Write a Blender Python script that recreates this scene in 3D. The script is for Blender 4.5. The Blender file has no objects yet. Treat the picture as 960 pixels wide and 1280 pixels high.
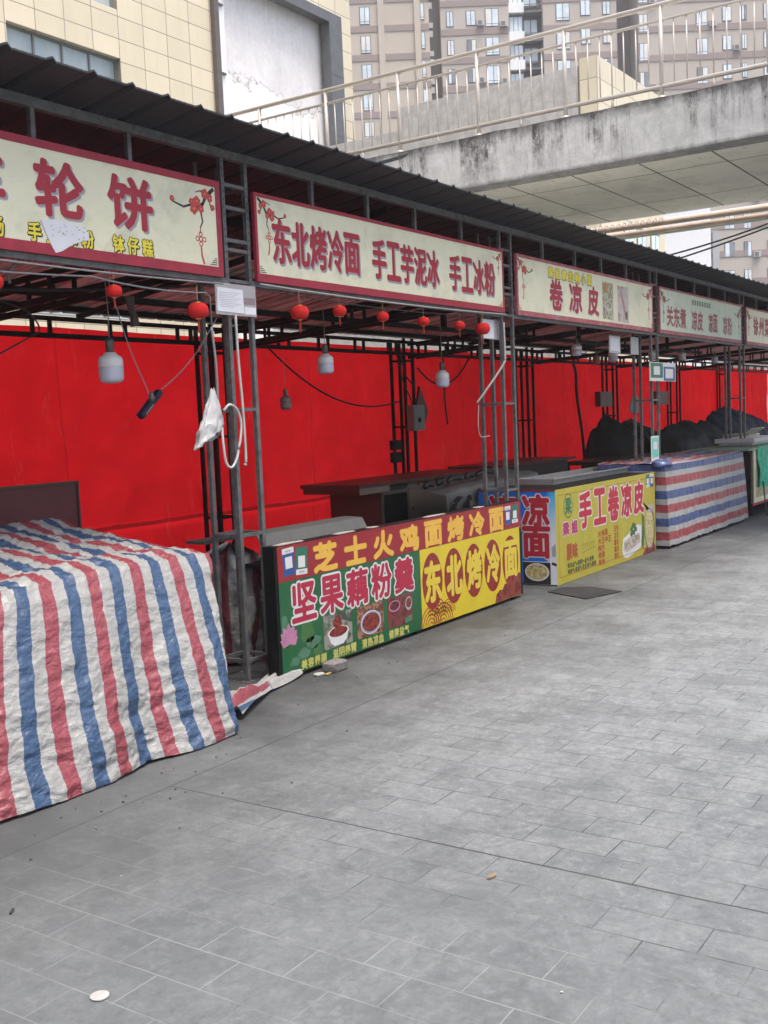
import bpy, bmesh, math, random
from mathutils import Vector, Matrix, noise as mnoise
R = math.radians
random.seed(7)
SC = bpy.context.scene
COL = SC.collection

# ---------------------------------------------------------------- camera
cd = bpy.data.cameras.new('camera')
cam = bpy.data.objects.new('camera', cd)
COL.objects.link(cam)
fw = Vector((0.82764787, 0.55474536, -0.08518557))
ri = Vector((0.55318997, -0.83194102, -0.04306974))
up = Vector((0.09476211, 0.01147722, 0.99543378))
M = Matrix((ri, up, -fw)).transposed().to_4x4()
M.translation = (0, 0, 1.6)
cam.matrix_world = M
cd.sensor_fit = 'AUTO'
cd.sensor_width = 36
cd.lens = 36 * 1338.58 / 1280
cd.clip_start = 0.05
cd.clip_end = 2000
SC.camera = cam

# ---------------------------------------------------------------- light
SUN_EL, SUN_AZ = 74, -112          # azimuth of the sun seen from the scene, degrees from +X
w = bpy.data.worlds.new('World')
SC.world = w
w.use_nodes = True
nt = w.node_tree
sky = nt.nodes.new('ShaderNodeTexSky')
sky.sky_type = 'NISHITA'
sky.sun_disc = False
sky.sun_elevation = R(SUN_EL)
sky.sun_rotation = R(90 - SUN_AZ)
sky.dust_density = 6.0
sky.air_density = 1.2
sky.ozone_density = 0.6
nt.links.new(sky.outputs[0], nt.nodes['Background'].inputs[0])
nt.nodes['Background'].inputs[1].default_value = 0.13
sl = bpy.data.lights.new('sun', 'SUN')
sl.energy = 1.4
sl.angle = R(22)
sl.color = (1.0, 0.965, 0.92)
so = bpy.data.objects.new('sun', sl)
COL.objects.link(so)
sd = Vector((math.cos(R(SUN_EL)) * math.cos(R(SUN_AZ)), math.cos(R(SUN_EL)) * math.sin(R(SUN_AZ)), math.sin(R(SUN_EL))))
so.rotation_euler = sd.to_track_quat('Z', 'Y').to_euler()
so.location = (0, -10, 30)
SC.view_settings.view_transform = 'Standard'
SC.view_settings.look = 'None'
SC.view_settings.exposure = 1.34
SC.view_settings.gamma = 1
SC.cycles.max_bounces = 8
SC.cycles.diffuse_bounces = 4

# ---------------------------------------------------------------- materials
MATS = {}
class NG:
    def __init__(self, name):
        self.m = bpy.data.materials.new(name)
        self.m.use_nodes = True
        self.t = self.m.node_tree
        self.b = self.t.nodes['Principled BSDF']
        self.out = self.t.nodes['Material Output']
    def n(self, typ, **kw):
        nd = self.t.nodes.new(typ)
        for k, v in kw.items():
            setattr(nd, k, v)
        return nd
    def l(self, a, b):
        self.t.links.new(a, b)
    def coord(self, kind='Object'):
        return self.n('ShaderNodeTexCoord').outputs[kind]
    def mapping(self, src, scale=(1, 1, 1), loc=(0, 0, 0)):
        m = self.n('ShaderNodeMapping')
        m.inputs['Scale'].default_value = scale
        m.inputs['Location'].default_value = loc
        self.l(src, m.inputs[0])
        return m.outputs[0]
    def noise(self, src, scale, detail=4, rough=0.6, dist=0.0):
        nd = self.n('ShaderNodeTexNoise')
        nd.inputs['Scale'].default_value = scale
        nd.inputs['Detail'].default_value = detail
        nd.inputs['Roughness'].default_value = rough
        nd.inputs['Distortion'].default_value = dist
        self.l(src, nd.inputs['Vector'])
        return nd.outputs[0]
    def ramp(self, src, p0, p1, c0=(0, 0, 0, 1), c1=(1, 1, 1, 1)):
        r = self.n('ShaderNodeValToRGB')
        e = r.color_ramp.elements
        e[0].position, e[0].color = p0, c0
        e[1].position, e[1].color = p1, c1
        self.l(src, r.inputs[0])
        return r.outputs[0]
    def math(self, op, a, b=None, clamp=False):
        m = self.n('ShaderNodeMath', operation=op, use_clamp=clamp)
        for i, v in enumerate((a, b)):
            if v is None: continue
            if isinstance(v, (int, float)): m.inputs[i].default_value = v
            else: self.l(v, m.inputs[i])
        return m.outputs[0]
    def mix(self, fac, a, b, blend='MIX'):
        m = self.n('ShaderNodeMix', data_type='RGBA', blend_type=blend)
        for s, v in ((m.inputs[0], fac), (m.inputs[6], a), (m.inputs[7], b)):
            if isinstance(v, (int, float)): s.default_value = v
            elif isinstance(v, tuple): s.default_value = v if len(v) == 4 else v + (1,)
            else: self.l(v, s)
        return m.outputs[2]
    def sep(self, src):
        s = self.n('ShaderNodeSeparateXYZ')
        self.l(src, s.inputs[0])
        return s.outputs
    def comb(self, x, y, z):
        c = self.n('ShaderNodeCombineXYZ')
        for i, v in enumerate((x, y, z)):
            if isinstance(v, (int, float)): c.inputs[i].default_value = v
            else: self.l(v, c.inputs[i])
        return c.outputs[0]
    def bump(self, h, strength=0.3, dist=0.01):
        b = self.n('ShaderNodeBump')
        b.inputs['Strength'].default_value = strength
        b.inputs['Distance'].default_value = dist
        self.l(h, b.inputs['Height'])
        self.l(b.outputs[0], self.b.inputs['Normal'])
    def done(self, col=None, rough=0.6, metal=0, spec=0.5):
        if col is not None:
            if isinstance(col, tuple): self.b.inputs['Base Color'].default_value = col + (1,)
            else: self.l(col, self.b.inputs['Base Color'])
        if isinstance(rough, (int, float)): self.b.inputs['Roughness'].default_value = rough
        else: self.l(rough, self.b.inputs['Roughness'])
        self.b.inputs['Metallic'].default_value = metal
        self.b.inputs['Specular IOR Level'].default_value = spec
        return self.m

def sc_(c, k): return tuple(min(1, x * k) for x in c)

def mat(name, c, rough=0.6, var=0.25, scale=6, metal=0, bump=0.0, bscale=60, dirt_shade=None, spec=0.5):
    """plain paint, plastic, metal or cloth with uneven tone, optional dirt blotches"""
    if name in MATS: return MATS[name]
    g = NG(name)
    co = g.coord()
    n1 = g.noise(co, scale, 5, 0.65)
    col = g.mix(g.ramp(n1, 0.3, 0.72), sc_(c, 1 - var), sc_(c, 1 + var * 0.6))
    if dirt_shade:
        n2 = g.noise(co, dirt_shade[2], 6, 0.7, 0.6)
        col = g.mix(g.math('MULTIPLY', g.ramp(n2, 0.5, 0.72), dirt_shade[1]), col, dirt_shade[0])
    if bump:
        g.bump(g.noise(co, bscale, 4), bump, 0.01)
    MATS[name] = g.done(col, rough, metal, spec)
    return MATS[name]

def striped(name, blue, red, white, period, wf, crinkle=1.0, streak=0.0):
    g = NG(name)
    uv = g.coord('UV')
    u, v, _ = g.sep(uv)
    wob = g.noise(uv, 9, 3)
    uu = g.math('ADD', u, g.math('MULTIPLY', g.math('SUBTRACT', wob, 0.5), 0.006))
    f = g.math('FRACT', g.math('DIVIDE', uu, period))
    r = g.n('ShaderNodeValToRGB')
    r.color_ramp.interpolation = 'CONSTANT'
    e = r.color_ramp.elements
    e[0].position, e[0].color = 0, white + (1,)
    e[1].position, e[1].color = wf / 2, blue + (1,)
    for p, c in ((0.5, white), (0.5 + wf / 2, red)):
        x = e.new(p); x.color = c + (1,)
    g.l(f, r.inputs[0])
    co = g.coord()
    n = g.noise(co, 70, 5, 0.75)
    col = g.mix(g.math('MULTIPLY', g.ramp(n, 0.50, 0.74), 0.16), r.outputs[0], sc_(white, 1.0))
    n2 = g.noise(co, 5, 5, 0.7)
    col = g.mix(g.math('MULTIPLY', g.ramp(n2, 0.5, 0.8), 0.15), col, (0.07, 0.065, 0.06))
    if streak:
        ns = g.noise(g.mapping(uv, (3, 130, 1)), 1.0, 3, 0.7)
        col = g.mix(g.math('MULTIPLY', g.ramp(ns, 0.42, 0.66), streak), col, white)
    # crumpled plastic: faceted creases at three sizes, lying mostly level
    wv = g.n('ShaderNodeTexNoise'); wv.inputs['Scale'].default_value = 7; wv.inputs['Detail'].default_value = 4
    g.l(co, wv.inputs['Vector'])
    src = g.mapping(g.mix(0.10, co, wv.outputs[1]), (1.0, 1.0, 1.9))
    hh = None
    for sc, k in ((9, 1.0), (21, 0.55), (48, 0.30)):
        vo = g.n('ShaderNodeTexVoronoi'); vo.feature = 'F1'
        vo.inputs['Scale'].default_value = sc
        g.l(src, vo.inputs['Vector'])
        t_ = g.math('MULTIPLY', vo.outputs[0], k)
        hh = t_ if hh is None else g.math('ADD', hh, t_)
    hh = g.math('ADD', hh, g.math('MULTIPLY', n, 0.35))
    g.bump(hh, 0.34 * crinkle, 0.026)
    return g.done(col, 0.38, 0, 0.5)

def m_ground():
    g = NG('paving')
    co = g.coord()
    x, y, _ = g.sep(co)
    warp = g.math('MULTIPLY', g.math('SUBTRACT', g.noise(co, 2.2, 3), 0.5), 0.012)
    v = g.comb(g.math('ADD', g.math('SUBTRACT', y, 0.305), warp), g.math('ADD', g.math('SUBTRACT', x, 0.015), warp), 0)
    br = g.n('ShaderNodeTexBrick', offset=0.5, offset_frequency=2, squash=1, squash_frequency=1)
    g.l(v, br.inputs['Vector'])
    br.inputs['Color1'].default_value = (0, 0, 0, 1)
    br.inputs['Color2'].default_value = (1, 1, 1, 1)
    br.inputs['Mortar'].default_value = (0.5, 0.5, 0.5, 1)
    br.inputs['Scale'].default_value = 1
    br.inputs['Mortar Size'].default_value = 0.0028
    br.inputs['Mortar Smooth'].default_value = 0.35
    br.inputs['Bias'].default_value = 0
    br.inputs['Brick Width'].default_value = 0.331
    br.inputs['Row Height'].default_value = 0.175
    mort = br.outputs['Fac']
    tile = g.math('MULTIPLY', g.sep(br.outputs['Color'])[0], 1.0)
    big = g.noise(co, 0.55, 5, 0.65)
    mid = g.noise(g.mapping(co, (1.0, 1.5, 1)), 3.1, 9, 0.74, 0.25)
    fine = g.noise(co, 46, 8, 0.8)
    base = g.mix(g.ramp(mid, 0.36, 0.66), (0.142, 0.148, 0.151), (0.290, 0.294, 0.295))
    base = g.mix(g.math('MULTIPLY', g.ramp(big, 0.36, 0.64), 0.35), base, (0.292, 0.292, 0.294))
    base = g.mix(0.30, base, g.mix(tile, (0.165, 0.171, 0.175), (0.29, 0.292, 0.296)))
    base = g.mix(g.math('MULTIPLY', g.ramp(fine, 0.44, 0.62), 0.40), base, (0.12, 0.123, 0.125))
    sp = g.noise(co, 17, 10, 0.86, 0.4)
    base = g.mix(g.math('MULTIPLY', g.ramp(sp, 0.52, 0.58), 0.46), base, (0.35, 0.355, 0.355))
    base = g.mix(g.math('MULTIPLY', g.math('SUBTRACT', 1.0, g.ramp(sp, 0.39, 0.45)), 0.52), base, (0.085, 0.087, 0.09))
    # grease drips and trodden-in gum
    vg = g.n('ShaderNodeTexVoronoi'); vg.inputs['Scale'].default_value = 2.6
    g.l(g.mix(0.03, co, g.n('ShaderNodeTexNoise').outputs[1]), vg.inputs['Vector'])
    gum = g.math('LESS_THAN', g.math('ADD', vg.outputs[0], g.math('MULTIPLY', g.math('SUBTRACT', sp, 0.5), 0.10)), 0.05)
    base = g.mix(g.math('MULTIPLY', gum, 0.45), base, (0.075, 0.077, 0.08))
    # worn grey smears of cement
    sm = g.noise(g.mapping(co, (1.25, 0.8, 1)), 2.3, 9, 0.76, 0.5)
    base = g.mix(g.math('MULTIPLY', g.ramp(sm, 0.53, 0.585), 0.36), base, (0.112, 0.116, 0.118))
    # spilled grease, grime and painted contact shade along the stall fronts (blotchy, ends in an uneven line)
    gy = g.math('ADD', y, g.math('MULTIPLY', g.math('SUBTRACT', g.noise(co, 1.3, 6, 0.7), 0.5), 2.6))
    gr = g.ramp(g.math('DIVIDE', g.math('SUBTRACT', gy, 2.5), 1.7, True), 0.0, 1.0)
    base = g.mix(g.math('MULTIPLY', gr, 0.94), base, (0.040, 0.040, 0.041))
    # joints: filled with pale sand in places, dark in others, worn away elsewhere
    jn = g.noise(co, 1.1, 5, 0.7)
    jx = g.math('ADD', g.math('MULTIPLY', g.math('SUBTRACT', x, 2.9), 0.13), jn)
    jcol = g.mix(g.ramp(jx, 0.40, 0.56), (0.40, 0.40, 0.395), (0.045, 0.046, 0.048))
    wear = g.ramp(g.noise(co, 2.4, 4, 0.65), 0.34, 0.62)
    near = g.ramp(g.math('DIVIDE', g.math('SUBTRACT', 3.7, y), 1.2, True), 0.05, 1.0)
    jf = g.math('MULTIPLY', g.math('MULTIPLY', mort, near), g.math('ADD', g.math('MULTIPLY', wear, 0.66), 0.34))
    base = g.mix(jf, base, jcol)
    # two long saw cuts
    wv = g.math('MULTIPLY', g.math('SUBTRACT', g.noise(co, 3.0, 5, 0.7), 0.5), 0.02)
    def cut(coord, at, wd):
        d = g.math('ABSOLUTE', g.math('SUBTRACT', g.math('ADD', coord, wv), at))
        return g.math('LESS_THAN', d, wd)
    c1 = cut(y, 3.465, 0.0045)
    c2 = g.math('MULTIPLY', cut(x, 3.345, 0.0042), g.math('LESS_THAN', y, 3.465))
    c3 = g.math('MULTIPLY', cut(x, 8.35, 0.006), g.math('LESS_THAN', y, 3.465))
    c = g.math('MAXIMUM', g.math('MAXIMUM', c1, c2), c3)
    base = g.mix(g.math('MULTIPLY', c, 0.85), base, (0.03, 0.03, 0.03))
    # near end of the lane darkened: trodden-in soil plus painted shade
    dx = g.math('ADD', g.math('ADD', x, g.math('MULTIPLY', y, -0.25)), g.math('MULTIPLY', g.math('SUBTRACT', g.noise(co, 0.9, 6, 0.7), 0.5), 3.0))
    dirt_shade = g.math('SUBTRACT', 1.0, g.ramp(g.math('DIVIDE', g.math('SUBTRACT', dx, 0.8), 4.2, True), 0.0, 1.0))
    base = g.mix(g.math('MULTIPLY', dirt_shade, 0.62), base, (0.07, 0.072, 0.074))
    base = g.mix(1.0, base, (0.735, 0.775, 0.785), 'MULTIPLY')
    h = g.math('SUBTRACT', g.math('ADD', g.math('MULTIPLY', fine, 0.25), g.math('MULTIPLY', mid, 0.5)), g.math('ADD', g.math('MULTIPLY', jf, 0.8), c))
    g.bump(h, 0.35, 0.006)
    rg = g.n('ShaderNodeMapRange')
    g.l(mid, rg.inputs[0]); rg.inputs[3].default_value = 0.5; rg.inputs[4].default_value = 0.8
    return g.done(base, rg.outputs[0], 0, 0.4)

def m_tiles(name, c, tw, th, joint, ox=0, oz=0, axis='x', vary=0.06):
    g = NG(name)
    co = g.coord()
    x, y, z = g.sep(co)
    v = g.comb(g.math('SUBTRACT', x if axis == 'x' else y, ox), g.math('SUBTRACT', z, oz), 0)
    br = g.n('ShaderNodeTexBrick', offset=0.0, offset_frequency=1, squash=1, squash_frequency=1)
    g.l(v, br.inputs['Vector'])
    br.inputs['Color1'].default_value = sc_(c, 1 - vary) + (1,)
    br.inputs['Color2'].default_value = sc_(c, 1 + vary) + (1,)
    br.inputs['Mortar'].default_value = joint + (1,)
    br.inputs['Scale'].default_value = 1
    br.inputs['Mortar Size'].default_value = 0.012
    br.inputs['Mortar Smooth'].default_value = 0.1
    br.inputs['Bias'].default_value = 0
    br.inputs['Brick Width'].default_value = tw
    br.inputs['Row Height'].default_value = th
    n = g.noise(g.mapping(co, (1.2, 1.2, 0.25)), 2.0, 6, 0.7)
    col = g.mix(g.math('MULTIPLY', g.ramp(n, 0.42, 0.75), 0.30), br.outputs[0], sc_(c, 0.72))
    g.bump(g.math('SUBTRACT', 1.0, br.outputs['Fac']), 0.4, 0.01)
    return g.done(col, 0.45)

def m_concrete(name, c, dark, axis='y', top=None, bot=None, stain=0.95):
    """board marked concrete with rain streaks running down from its top edge"""
    g = NG(name)
    co = g.coord()
    x, y, z = g.sep(co)
    n = g.noise(co, 3.5, 8, 0.72, 0.5)
    f = g.noise(co, 30, 6, 0.7)
    col = g.mix(g.ramp(n, 0.33, 0.68), sc_(c, 0.72), sc_(c, 1.12))
    col = g.mix(g.math('MULTIPLY', g.ramp(f, 0.45, 0.75), 0.3), col, sc_(c, 0.6))
    st = g.noise(g.mapping(co, (2.4, 2.4, 0.16)), 1.6, 7, 0.75, 0.2)
    sm = g.ramp(st, 0.47, 0.58)
    brk = g.ramp(g.noise(g.mapping(co, (1, 1, .6)), 11, 9, 0.85), 0.38, 0.58)
    if top is not None:
        brk = g.math('MULTIPLY', brk, g.ramp(g.math('DIVIDE', g.math('SUBTRACT', z, top - 0.75), 0.6, True), 0.0, 0.8))
    sm = g.math('MULTIPLY', g.math('MULTIPLY', sm, brk), stain)
    col = g.mix(sm, col, dark)
    if top is not None:
        tz = g.math('ADD', z, g.math('MULTIPLY', g.math('SUBTRACT', g.noise(co, 6, 6, 0.75), 0.5), 0.26))
        tm = g.ramp(g.math('DIVIDE', g.math('SUBTRACT', tz, top - 0.16), 0.16, True), 0, 1)
        col = g.mix(g.math('MULTIPLY', tm, 0.85), col, sc_(dark, 0.9))
    if bot is not None:
        tz = g.math('ADD', z, g.math('MULTIPLY', g.math('SUBTRACT', g.noise(co, 8, 6, 0.75), 0.5), 0.1))
        tm = g.math('SUBTRACT', 1.0, g.ramp(g.math('DIVIDE', g.math('SUBTRACT', tz, bot), 0.05, True), 0, 1))
        col = g.mix(g.math('MULTIPLY', tm, 0.6), col, dark)
    g.bump(g.math('ADD', g.math('MULTIPLY', f, 0.4), n), 0.35, 0.02)
    return g.done(col, 0.85, 0, 0.3)

def m_soffit():
    g = NG('bridge_soffit')
    co = g.coord()
    x, y, z = g.sep(co)
    v = g.comb(x, y, 0)
    br = g.n('ShaderNodeTexBrick', offset=0.0, offset_frequency=1, squash=1, squash_frequency=1)
    g.l(g.mapping(v, (1, 1, 1), (0.9, 0.2, 0)), br.inputs['Vector'])
    for k, val in (('Scale', 1), ('Mortar Size', 0.014), ('Mortar Smooth', 0.2), ('Bias', 0), ('Brick Width', 1.9), ('Row Height', 0.92)):
        br.inputs[k].default_value = val
    br.inputs['Color1'].default_value = (0.60, 0.58, 0.48, 1)
    br.inputs['Color2'].default_value = (0.66, 0.64, 0.54, 1)
    br.inputs['Mortar'].default_value = (0.09, 0.085, 0.07, 1)
    n = g.noise(co, 2.2, 8, 0.7, 0.8)
    col = g.mix(g.math('MULTIPLY', g.ramp(n, 0.45, 0.75), 0.5), br.outputs[0], (0.30, 0.29, 0.23))
    sp = g.noise(g.mapping(co, (2.4, 7, 1)), 2.0, 6, 0.75)
    col = g.mix(g.math('MULTIPLY', g.ramp(sp, 0.62, 0.68), 0.65), col, (0.13, 0.11, 0.08))
    g.bump(g.math('SUBTRACT', 1.0, br.outputs['Fac']), 0.3, 0.02)
    return g.done(col, 0.85, 0, 0.3)

def m_plaster():
    g = NG('peeling_plaster')
    co = g.coord()
    x, y, z = g.sep(co)
    n = g.noise(co, 0.9, 8, 0.75, 0.6)
    f = g.noise(co, 9, 7, 0.75)
    col = g.mix(g.ramp(n, 0.34, 0.66), (0.70, 0.68, 0.68), (0.86, 0.845, 0.845))
    col = g.mix(g.math('MULTIPLY', g.ramp(f, 0.50, 0.72), 0.35), col, (0.52, 0.49, 0.485))
    edge = g.math('ADD', z, g.math('ADD', g.math('MULTIPLY', x, 0.12), g.math('MULTIPLY', g.math('SUBTRACT', g.noise(co, 0.8, 7, 0.7), 0.5), 2.6)))
    peel = g.ramp(g.math('SUBTRACT', edge, 13.85), 0.0, 0.03)
    rim = g.math('MULTIPLY', g.ramp(g.math('SUBTRACT', edge, 13.85), 0.0, 0.02), g.math('SUBTRACT', 1.0, g.ramp(g.math('SUBTRACT', edge, 13.85), 0.02, 0.12)))
    col = g.mix(g.math('SUBTRACT', 1.0, peel), col, (0.88, 0.865, 0.86))
    col = g.mix(g.math('MULTIPLY', rim, g.ramp(f, 0.35, 0.6)), col, (0.28, 0.25, 0.235))
    st = g.noise(g.mapping(co, (3, 3, 0.2)), 1.5, 6, 0.7)
    col = g.mix(g.math('MULTIPLY', g.ramp(st, 0.52, 0.75), 0.3), col, (0.5, 0.47, 0.47))
    g.bump(g.math('ADD', f, g.math('MULTIPLY', peel, 1.0)), 0.4, 0.03)
    return g.done(col, 0.85, 0, 0.2)

def m_redtarp():
    g = NG('red_tarpaulin')
    co = g.coord()
    n = g.noise(co, 1.6, 6, 0.65, 0.4)
    f = g.noise(co, 120, 3)
    col = g.mix(g.ramp(n, 0.32, 0.7), (0.80, 0.011, 0.020), (0.95, 0.018, 0.028))
    dk = g.noise(co, 3.1, 7, 0.75, 0.8)
    col = g.mix(g.math('MULTIPLY', g.ramp(dk, 0.62, 0.74), 0.35), col, (0.25, 0.01, 0.012))
    x, y, z = g.sep(co)
    sx = g.math('ABSOLUTE', g.math('SUBTRACT', g.math('FRACT', g.math('DIVIDE', g.math('ADD', x, g.math('MULTIPLY', z, 0.02)), 1.93)), 0.5))
    seam = g.math('LESS_THAN', sx, 0.006)
    col = g.mix(g.math('MULTIPLY', seam, 0.28), col, (0.35, 0.008, 0.012))
    hd = g.math('ABSOLUTE', g.math('SUBTRACT', g.math('ADD', z, g.math('MULTIPLY', g.math('SUBTRACT', n, 0.5), 0.05)), 0.645))
    col = g.mix(g.math('MULTIPLY', g.math('LESS_THAN', hd, 0.022), 0.75), col, (0.16, 0.008, 0.010))
    sc_n = g.noise(g.mapping(co, (1.6, 1, 0.35)), 3.0, 7, 0.75, 1.0)
    col = g.mix(g.math('MULTIPLY', g.ramp(sc_n, 0.60, 0.66), 0.30), col, (0.98, 0.10, 0.10))
    dots = g.n('ShaderNodeTexVoronoi'); dots.inputs['Scale'].default_value = 5.0
    g.l(co, dots.inputs['Vector'])
    col = g.mix(g.math('MULTIPLY', g.math('LESS_THAN', g.math('ADD', dots.outputs[0], g.math('MULTIPLY', f, 0.05)), 0.055), 0.6), col, (0.10, 0.01, 0.01))
    g.bump(g.math('ADD', f, g.math('MULTIPLY', g.noise(g.mapping(co, (1, 1, .5)), 6, 7, .7), 3.0)), 0.30, 0.02)
    g.done(col, 0.55, 0, 0.25)
    tr = g.n('ShaderNodeBsdfTranslucent')
    g.l(col, tr.inputs[0])
    mx = g.n('ShaderNodeMixShader')
    mx.inputs[0].default_value = 0.92
    g.l(g.b.outputs[0], mx.inputs[1]); g.l(tr.outputs[0], mx.inputs[2])
    g.l(mx.outputs[0], g.out.inputs[0])
    return g.m

def m_roofunder():
    g = NG('roof_sheet_underside')
    co = g.coord()
    x, y, z = g.sep(co)
    n = g.noise(g.mapping(co, (4.5, 0.22, 1)), 2.5, 5, 0.7)
    col = g.mix(g.ramp(n, 0.40, 0.58), (0.26, 0.25, 0.22), (0.88, 0.90, 0.84))
    return g.done(col, 0.5, 0, 0.4)

def m_bluepanel():
    g = NG('printed_blue_film')
    co = g.coord()
    x, y, z = g.sep(co)
    n = g.noise(co, 5, 5, 0.6)
    c = g.math('ADD', g.math('SUBTRACT', 4.262, g.math('ADD', y, 4.5)), g.math('MULTIPLY', g.math('SUBTRACT', n, 0.5), 0.10))
    sky_ = g.mix(g.ramp(g.math('ADD', z, g.math('MULTIPLY', n, 0.3)), 0.60, 0.98), (0.55, 0.58, 0.62), (0.04, 0.34, 0.60))
    col = g.mix(g.ramp(c, 0.0, 0.05), (0.006, 0.13, 0.50), sky_)
    return g.done(col, 0.35)

def m_food(name, c1, c2, c3, scale=60):
    g = NG(name)
    co = g.coord()
    vo = g.n('ShaderNodeTexVoronoi'); vo.inputs['Scale'].default_value = scale
    g.l(co, vo.inputs['Vector'])
    h = g.sep(vo.outputs['Color'])[0]
    col = g.mix(g.ramp(h, 0.3, 0.55), c1, c2)
    col = g.mix(g.ramp(g.noise(co, scale * 0.6, 3), 0.55, 0.66), col, c3)
    return g.done(col, 0.35)

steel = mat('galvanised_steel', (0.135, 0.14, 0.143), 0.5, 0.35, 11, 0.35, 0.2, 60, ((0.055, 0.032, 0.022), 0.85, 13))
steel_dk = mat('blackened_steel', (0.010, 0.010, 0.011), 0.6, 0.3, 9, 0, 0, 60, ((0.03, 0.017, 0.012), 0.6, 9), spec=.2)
stainless = mat('brushed_stainless', (0.50, 0.455, 0.41), 0.42, 0.10, 3, 0.3)
roof_top = mat('roof_paint_and_shade', (0.019, 0.022, 0.028), 0.6, 0.25, 3, 0, 0.05, 30, ((0.035, 0.036, 0.038), 0.5, 4))
roof_bounce = mat('roof_bounce_coating', (0.52, 0.53, 0.52), 0.7, 0.2, 2, 0, 0, 30, ((0.3, 0.29, 0.27), 0.6, 2))  # unseen roof top made pale to bounce light onto the bridge soffit
cream = mat('sign_film_cream', (0.72, 0.69, 0.505), 0.42, 0.07, 4, 0, 0.22, 5, ((0.40, 0.40, 0.31), 0.55, 3.5))
cream2 = mat('sign_film_pale_green', (0.58, 0.64, 0.51), 0.5, 0.07, 4, 0, 0.04, 20, ((0.40, 0.42, 0.35), 0.5, 5))
frame_red = mat('sign_frame_crimson', (0.33, 0.018, 0.04), 0.55, 0.2, 9, 0, 0, 60, ((0.16, 0.02, 0.03), 0.6, 14))
frame_worn = mat('sign_frame_faded', (0.36, 0.085, 0.10), 0.6, 0.25, 9, 0, 0, 60, ((0.40, 0.30, 0.28), 0.7, 10))
ink_red = mat('print_dark_red', (0.34, 0.014, 0.03), 0.5, 0.08, 9)
ink_fade = mat('print_faded_maroon', (0.33, 0.06, 0.07), 0.55, 0.2, 9)
ink_white = mat('print_white', (0.52, 0.51, 0.51), 0.5, 0.05, 9)
ink_grey = mat('print_shadow_grey', (0.30, 0.29, 0.30), 0.5, 0.05, 9)
ink_yel = mat('print_yellow', (0.75, 0.62, 0.04), 0.5, 0.08, 9)
ink_black = mat('print_black', (0.015, 0.015, 0.014), 0.5, 0.1, 9)
ink_gold = mat('print_orange_yellow', (0.56, 0.33, 0.045), 0.45, 0.08, 9)
ink_pale = mat('print_pale_yellow', (0.40, 0.37, 0.10), 0.5, 0.08, 9)
ink_green = mat('print_leaf_green', (0.035, 0.11, 0.03), 0.5, 0.15, 9)
ink_orange = mat('print_rust_orange', (0.27, 0.055, 0.012), 0.5, 0.1, 9)
ink_pink = mat('print_pink', (0.36, 0.15, 0.25), 0.5, 0.25, 14)
ink_mint = mat('print_mint', (0.06, 0.15, 0.09), 0.5, 0.25, 14)
board_red = mat('board_red', (0.22, 0.010, 0.017), 0.33, 0.08, 5, 0, 0, 60, ((0.25, 0.02, 0.02), 0.4, 8))
board_green = mat('board_green', (0.008, 0.085, 0.028), 0.33, 0.15, 4, 0, 0, 60, ((0.02, 0.10, 0.045), 0.4, 8))
board_yel = mat('board_yellow', (0.50, 0.39, 0.015), 0.33, 0.06, 5, 0, 0, 60, ((0.32, 0.26, 0.03), 0.4, 8))
board_yel2 = mat('board_lemon', (0.34, 0.295, 0.028), 0.4, 0.08, 5, 0, 0, 60, ((0.25, 0.21, 0.04), 0.5, 6))
circle_red = mat('board_brick_red', (0.20, 0.014, 0.010), 0.35, 0.1, 5)
black = mat('black_paint', (0.006, 0.006, 0.0065), 0.55, 0.3, 7, 0, 0, 60, ((0.02, 0.019, 0.018), 0.5, 8), spec=.2)
rubber = mat('cable_sheath_dark', (0.02, 0.02, 0.02), 0.6, 0.2, 10)
wire_w = mat('cable_sheath_white', (0.42, 0.41, 0.39), 0.5, 0.15, 10)
wire_g = mat('cable_sheath_grey', (0.23, 0.23, 0.235), 0.5, 0.15, 10)
lantern_red = mat('lantern_flock', (0.62, 0.008, 0.008), 0.85, 0.25, 40, 0, 0.5, 150)
gold = mat('lantern_gold', (0.65, 0.42, 0.10), 0.45, 0.15, 30, 0.4)
bulb_white = mat('bulb_housing', (0.68, 0.68, 0.68), 0.35, 0.06, 10)
bulb_diff = mat('bulb_diffuser', (0.50, 0.51, 0.60), 0.3, 0.05, 10)
bulb_dark = mat('bulb_dusty', (0.16, 0.10, 0.10), 0.5, 0.2, 10)
socket_m = mat('bulb_socket', (0.13, 0.12, 0.115), 0.4, 0.25, 30, 0.5)
paper = mat('paper', (0.66, 0.66, 0.70), 0.75, 0.08, 9)
card_grey = mat('grey_card', (0.36, 0.33, 0.34), 0.7, 0.12, 8)
plastic_w = mat('milky_plastic', (0.46, 0.455, 0.45), 0.4, 0.1, 14, 0, 0.3, 40)
cloth_grey = mat('grey_oilcloth', (0.13, 0.13, 0.122), 0.55, 0.2, 5, 0, 0.2, 30)
cloth_black = mat('black_sheet', (0.008, 0.0075, 0.0075), 0.7, 0.3, 5, 0, 0.2, 20)
cloth_navy = mat('navy_sheet', (0.007, 0.010, 0.030), 0.7, 0.3, 4, 0, 0.2, 20)
cloth_lg = mat('light_grey_sheet', (0.26, 0.28, 0.28), 0.6, 0.2, 5, 0, 0.2, 20)
cloth_green = mat('green_netting', (0.03, 0.42, 0.25), 0.5, 0.45, 16, 0, 0.6, 30)
wood_red = mat('red_brown_laminate', (0.10, 0.026, 0.022), 0.4, 0.2, 5)
wood_pale = mat('pale_laminate', (0.23, 0.175, 0.125), 0.5, 0.15, 5)
glass_dk = mat('dark_glass', (0.02, 0.022, 0.02), 0.12, 0.2, 5)
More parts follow.
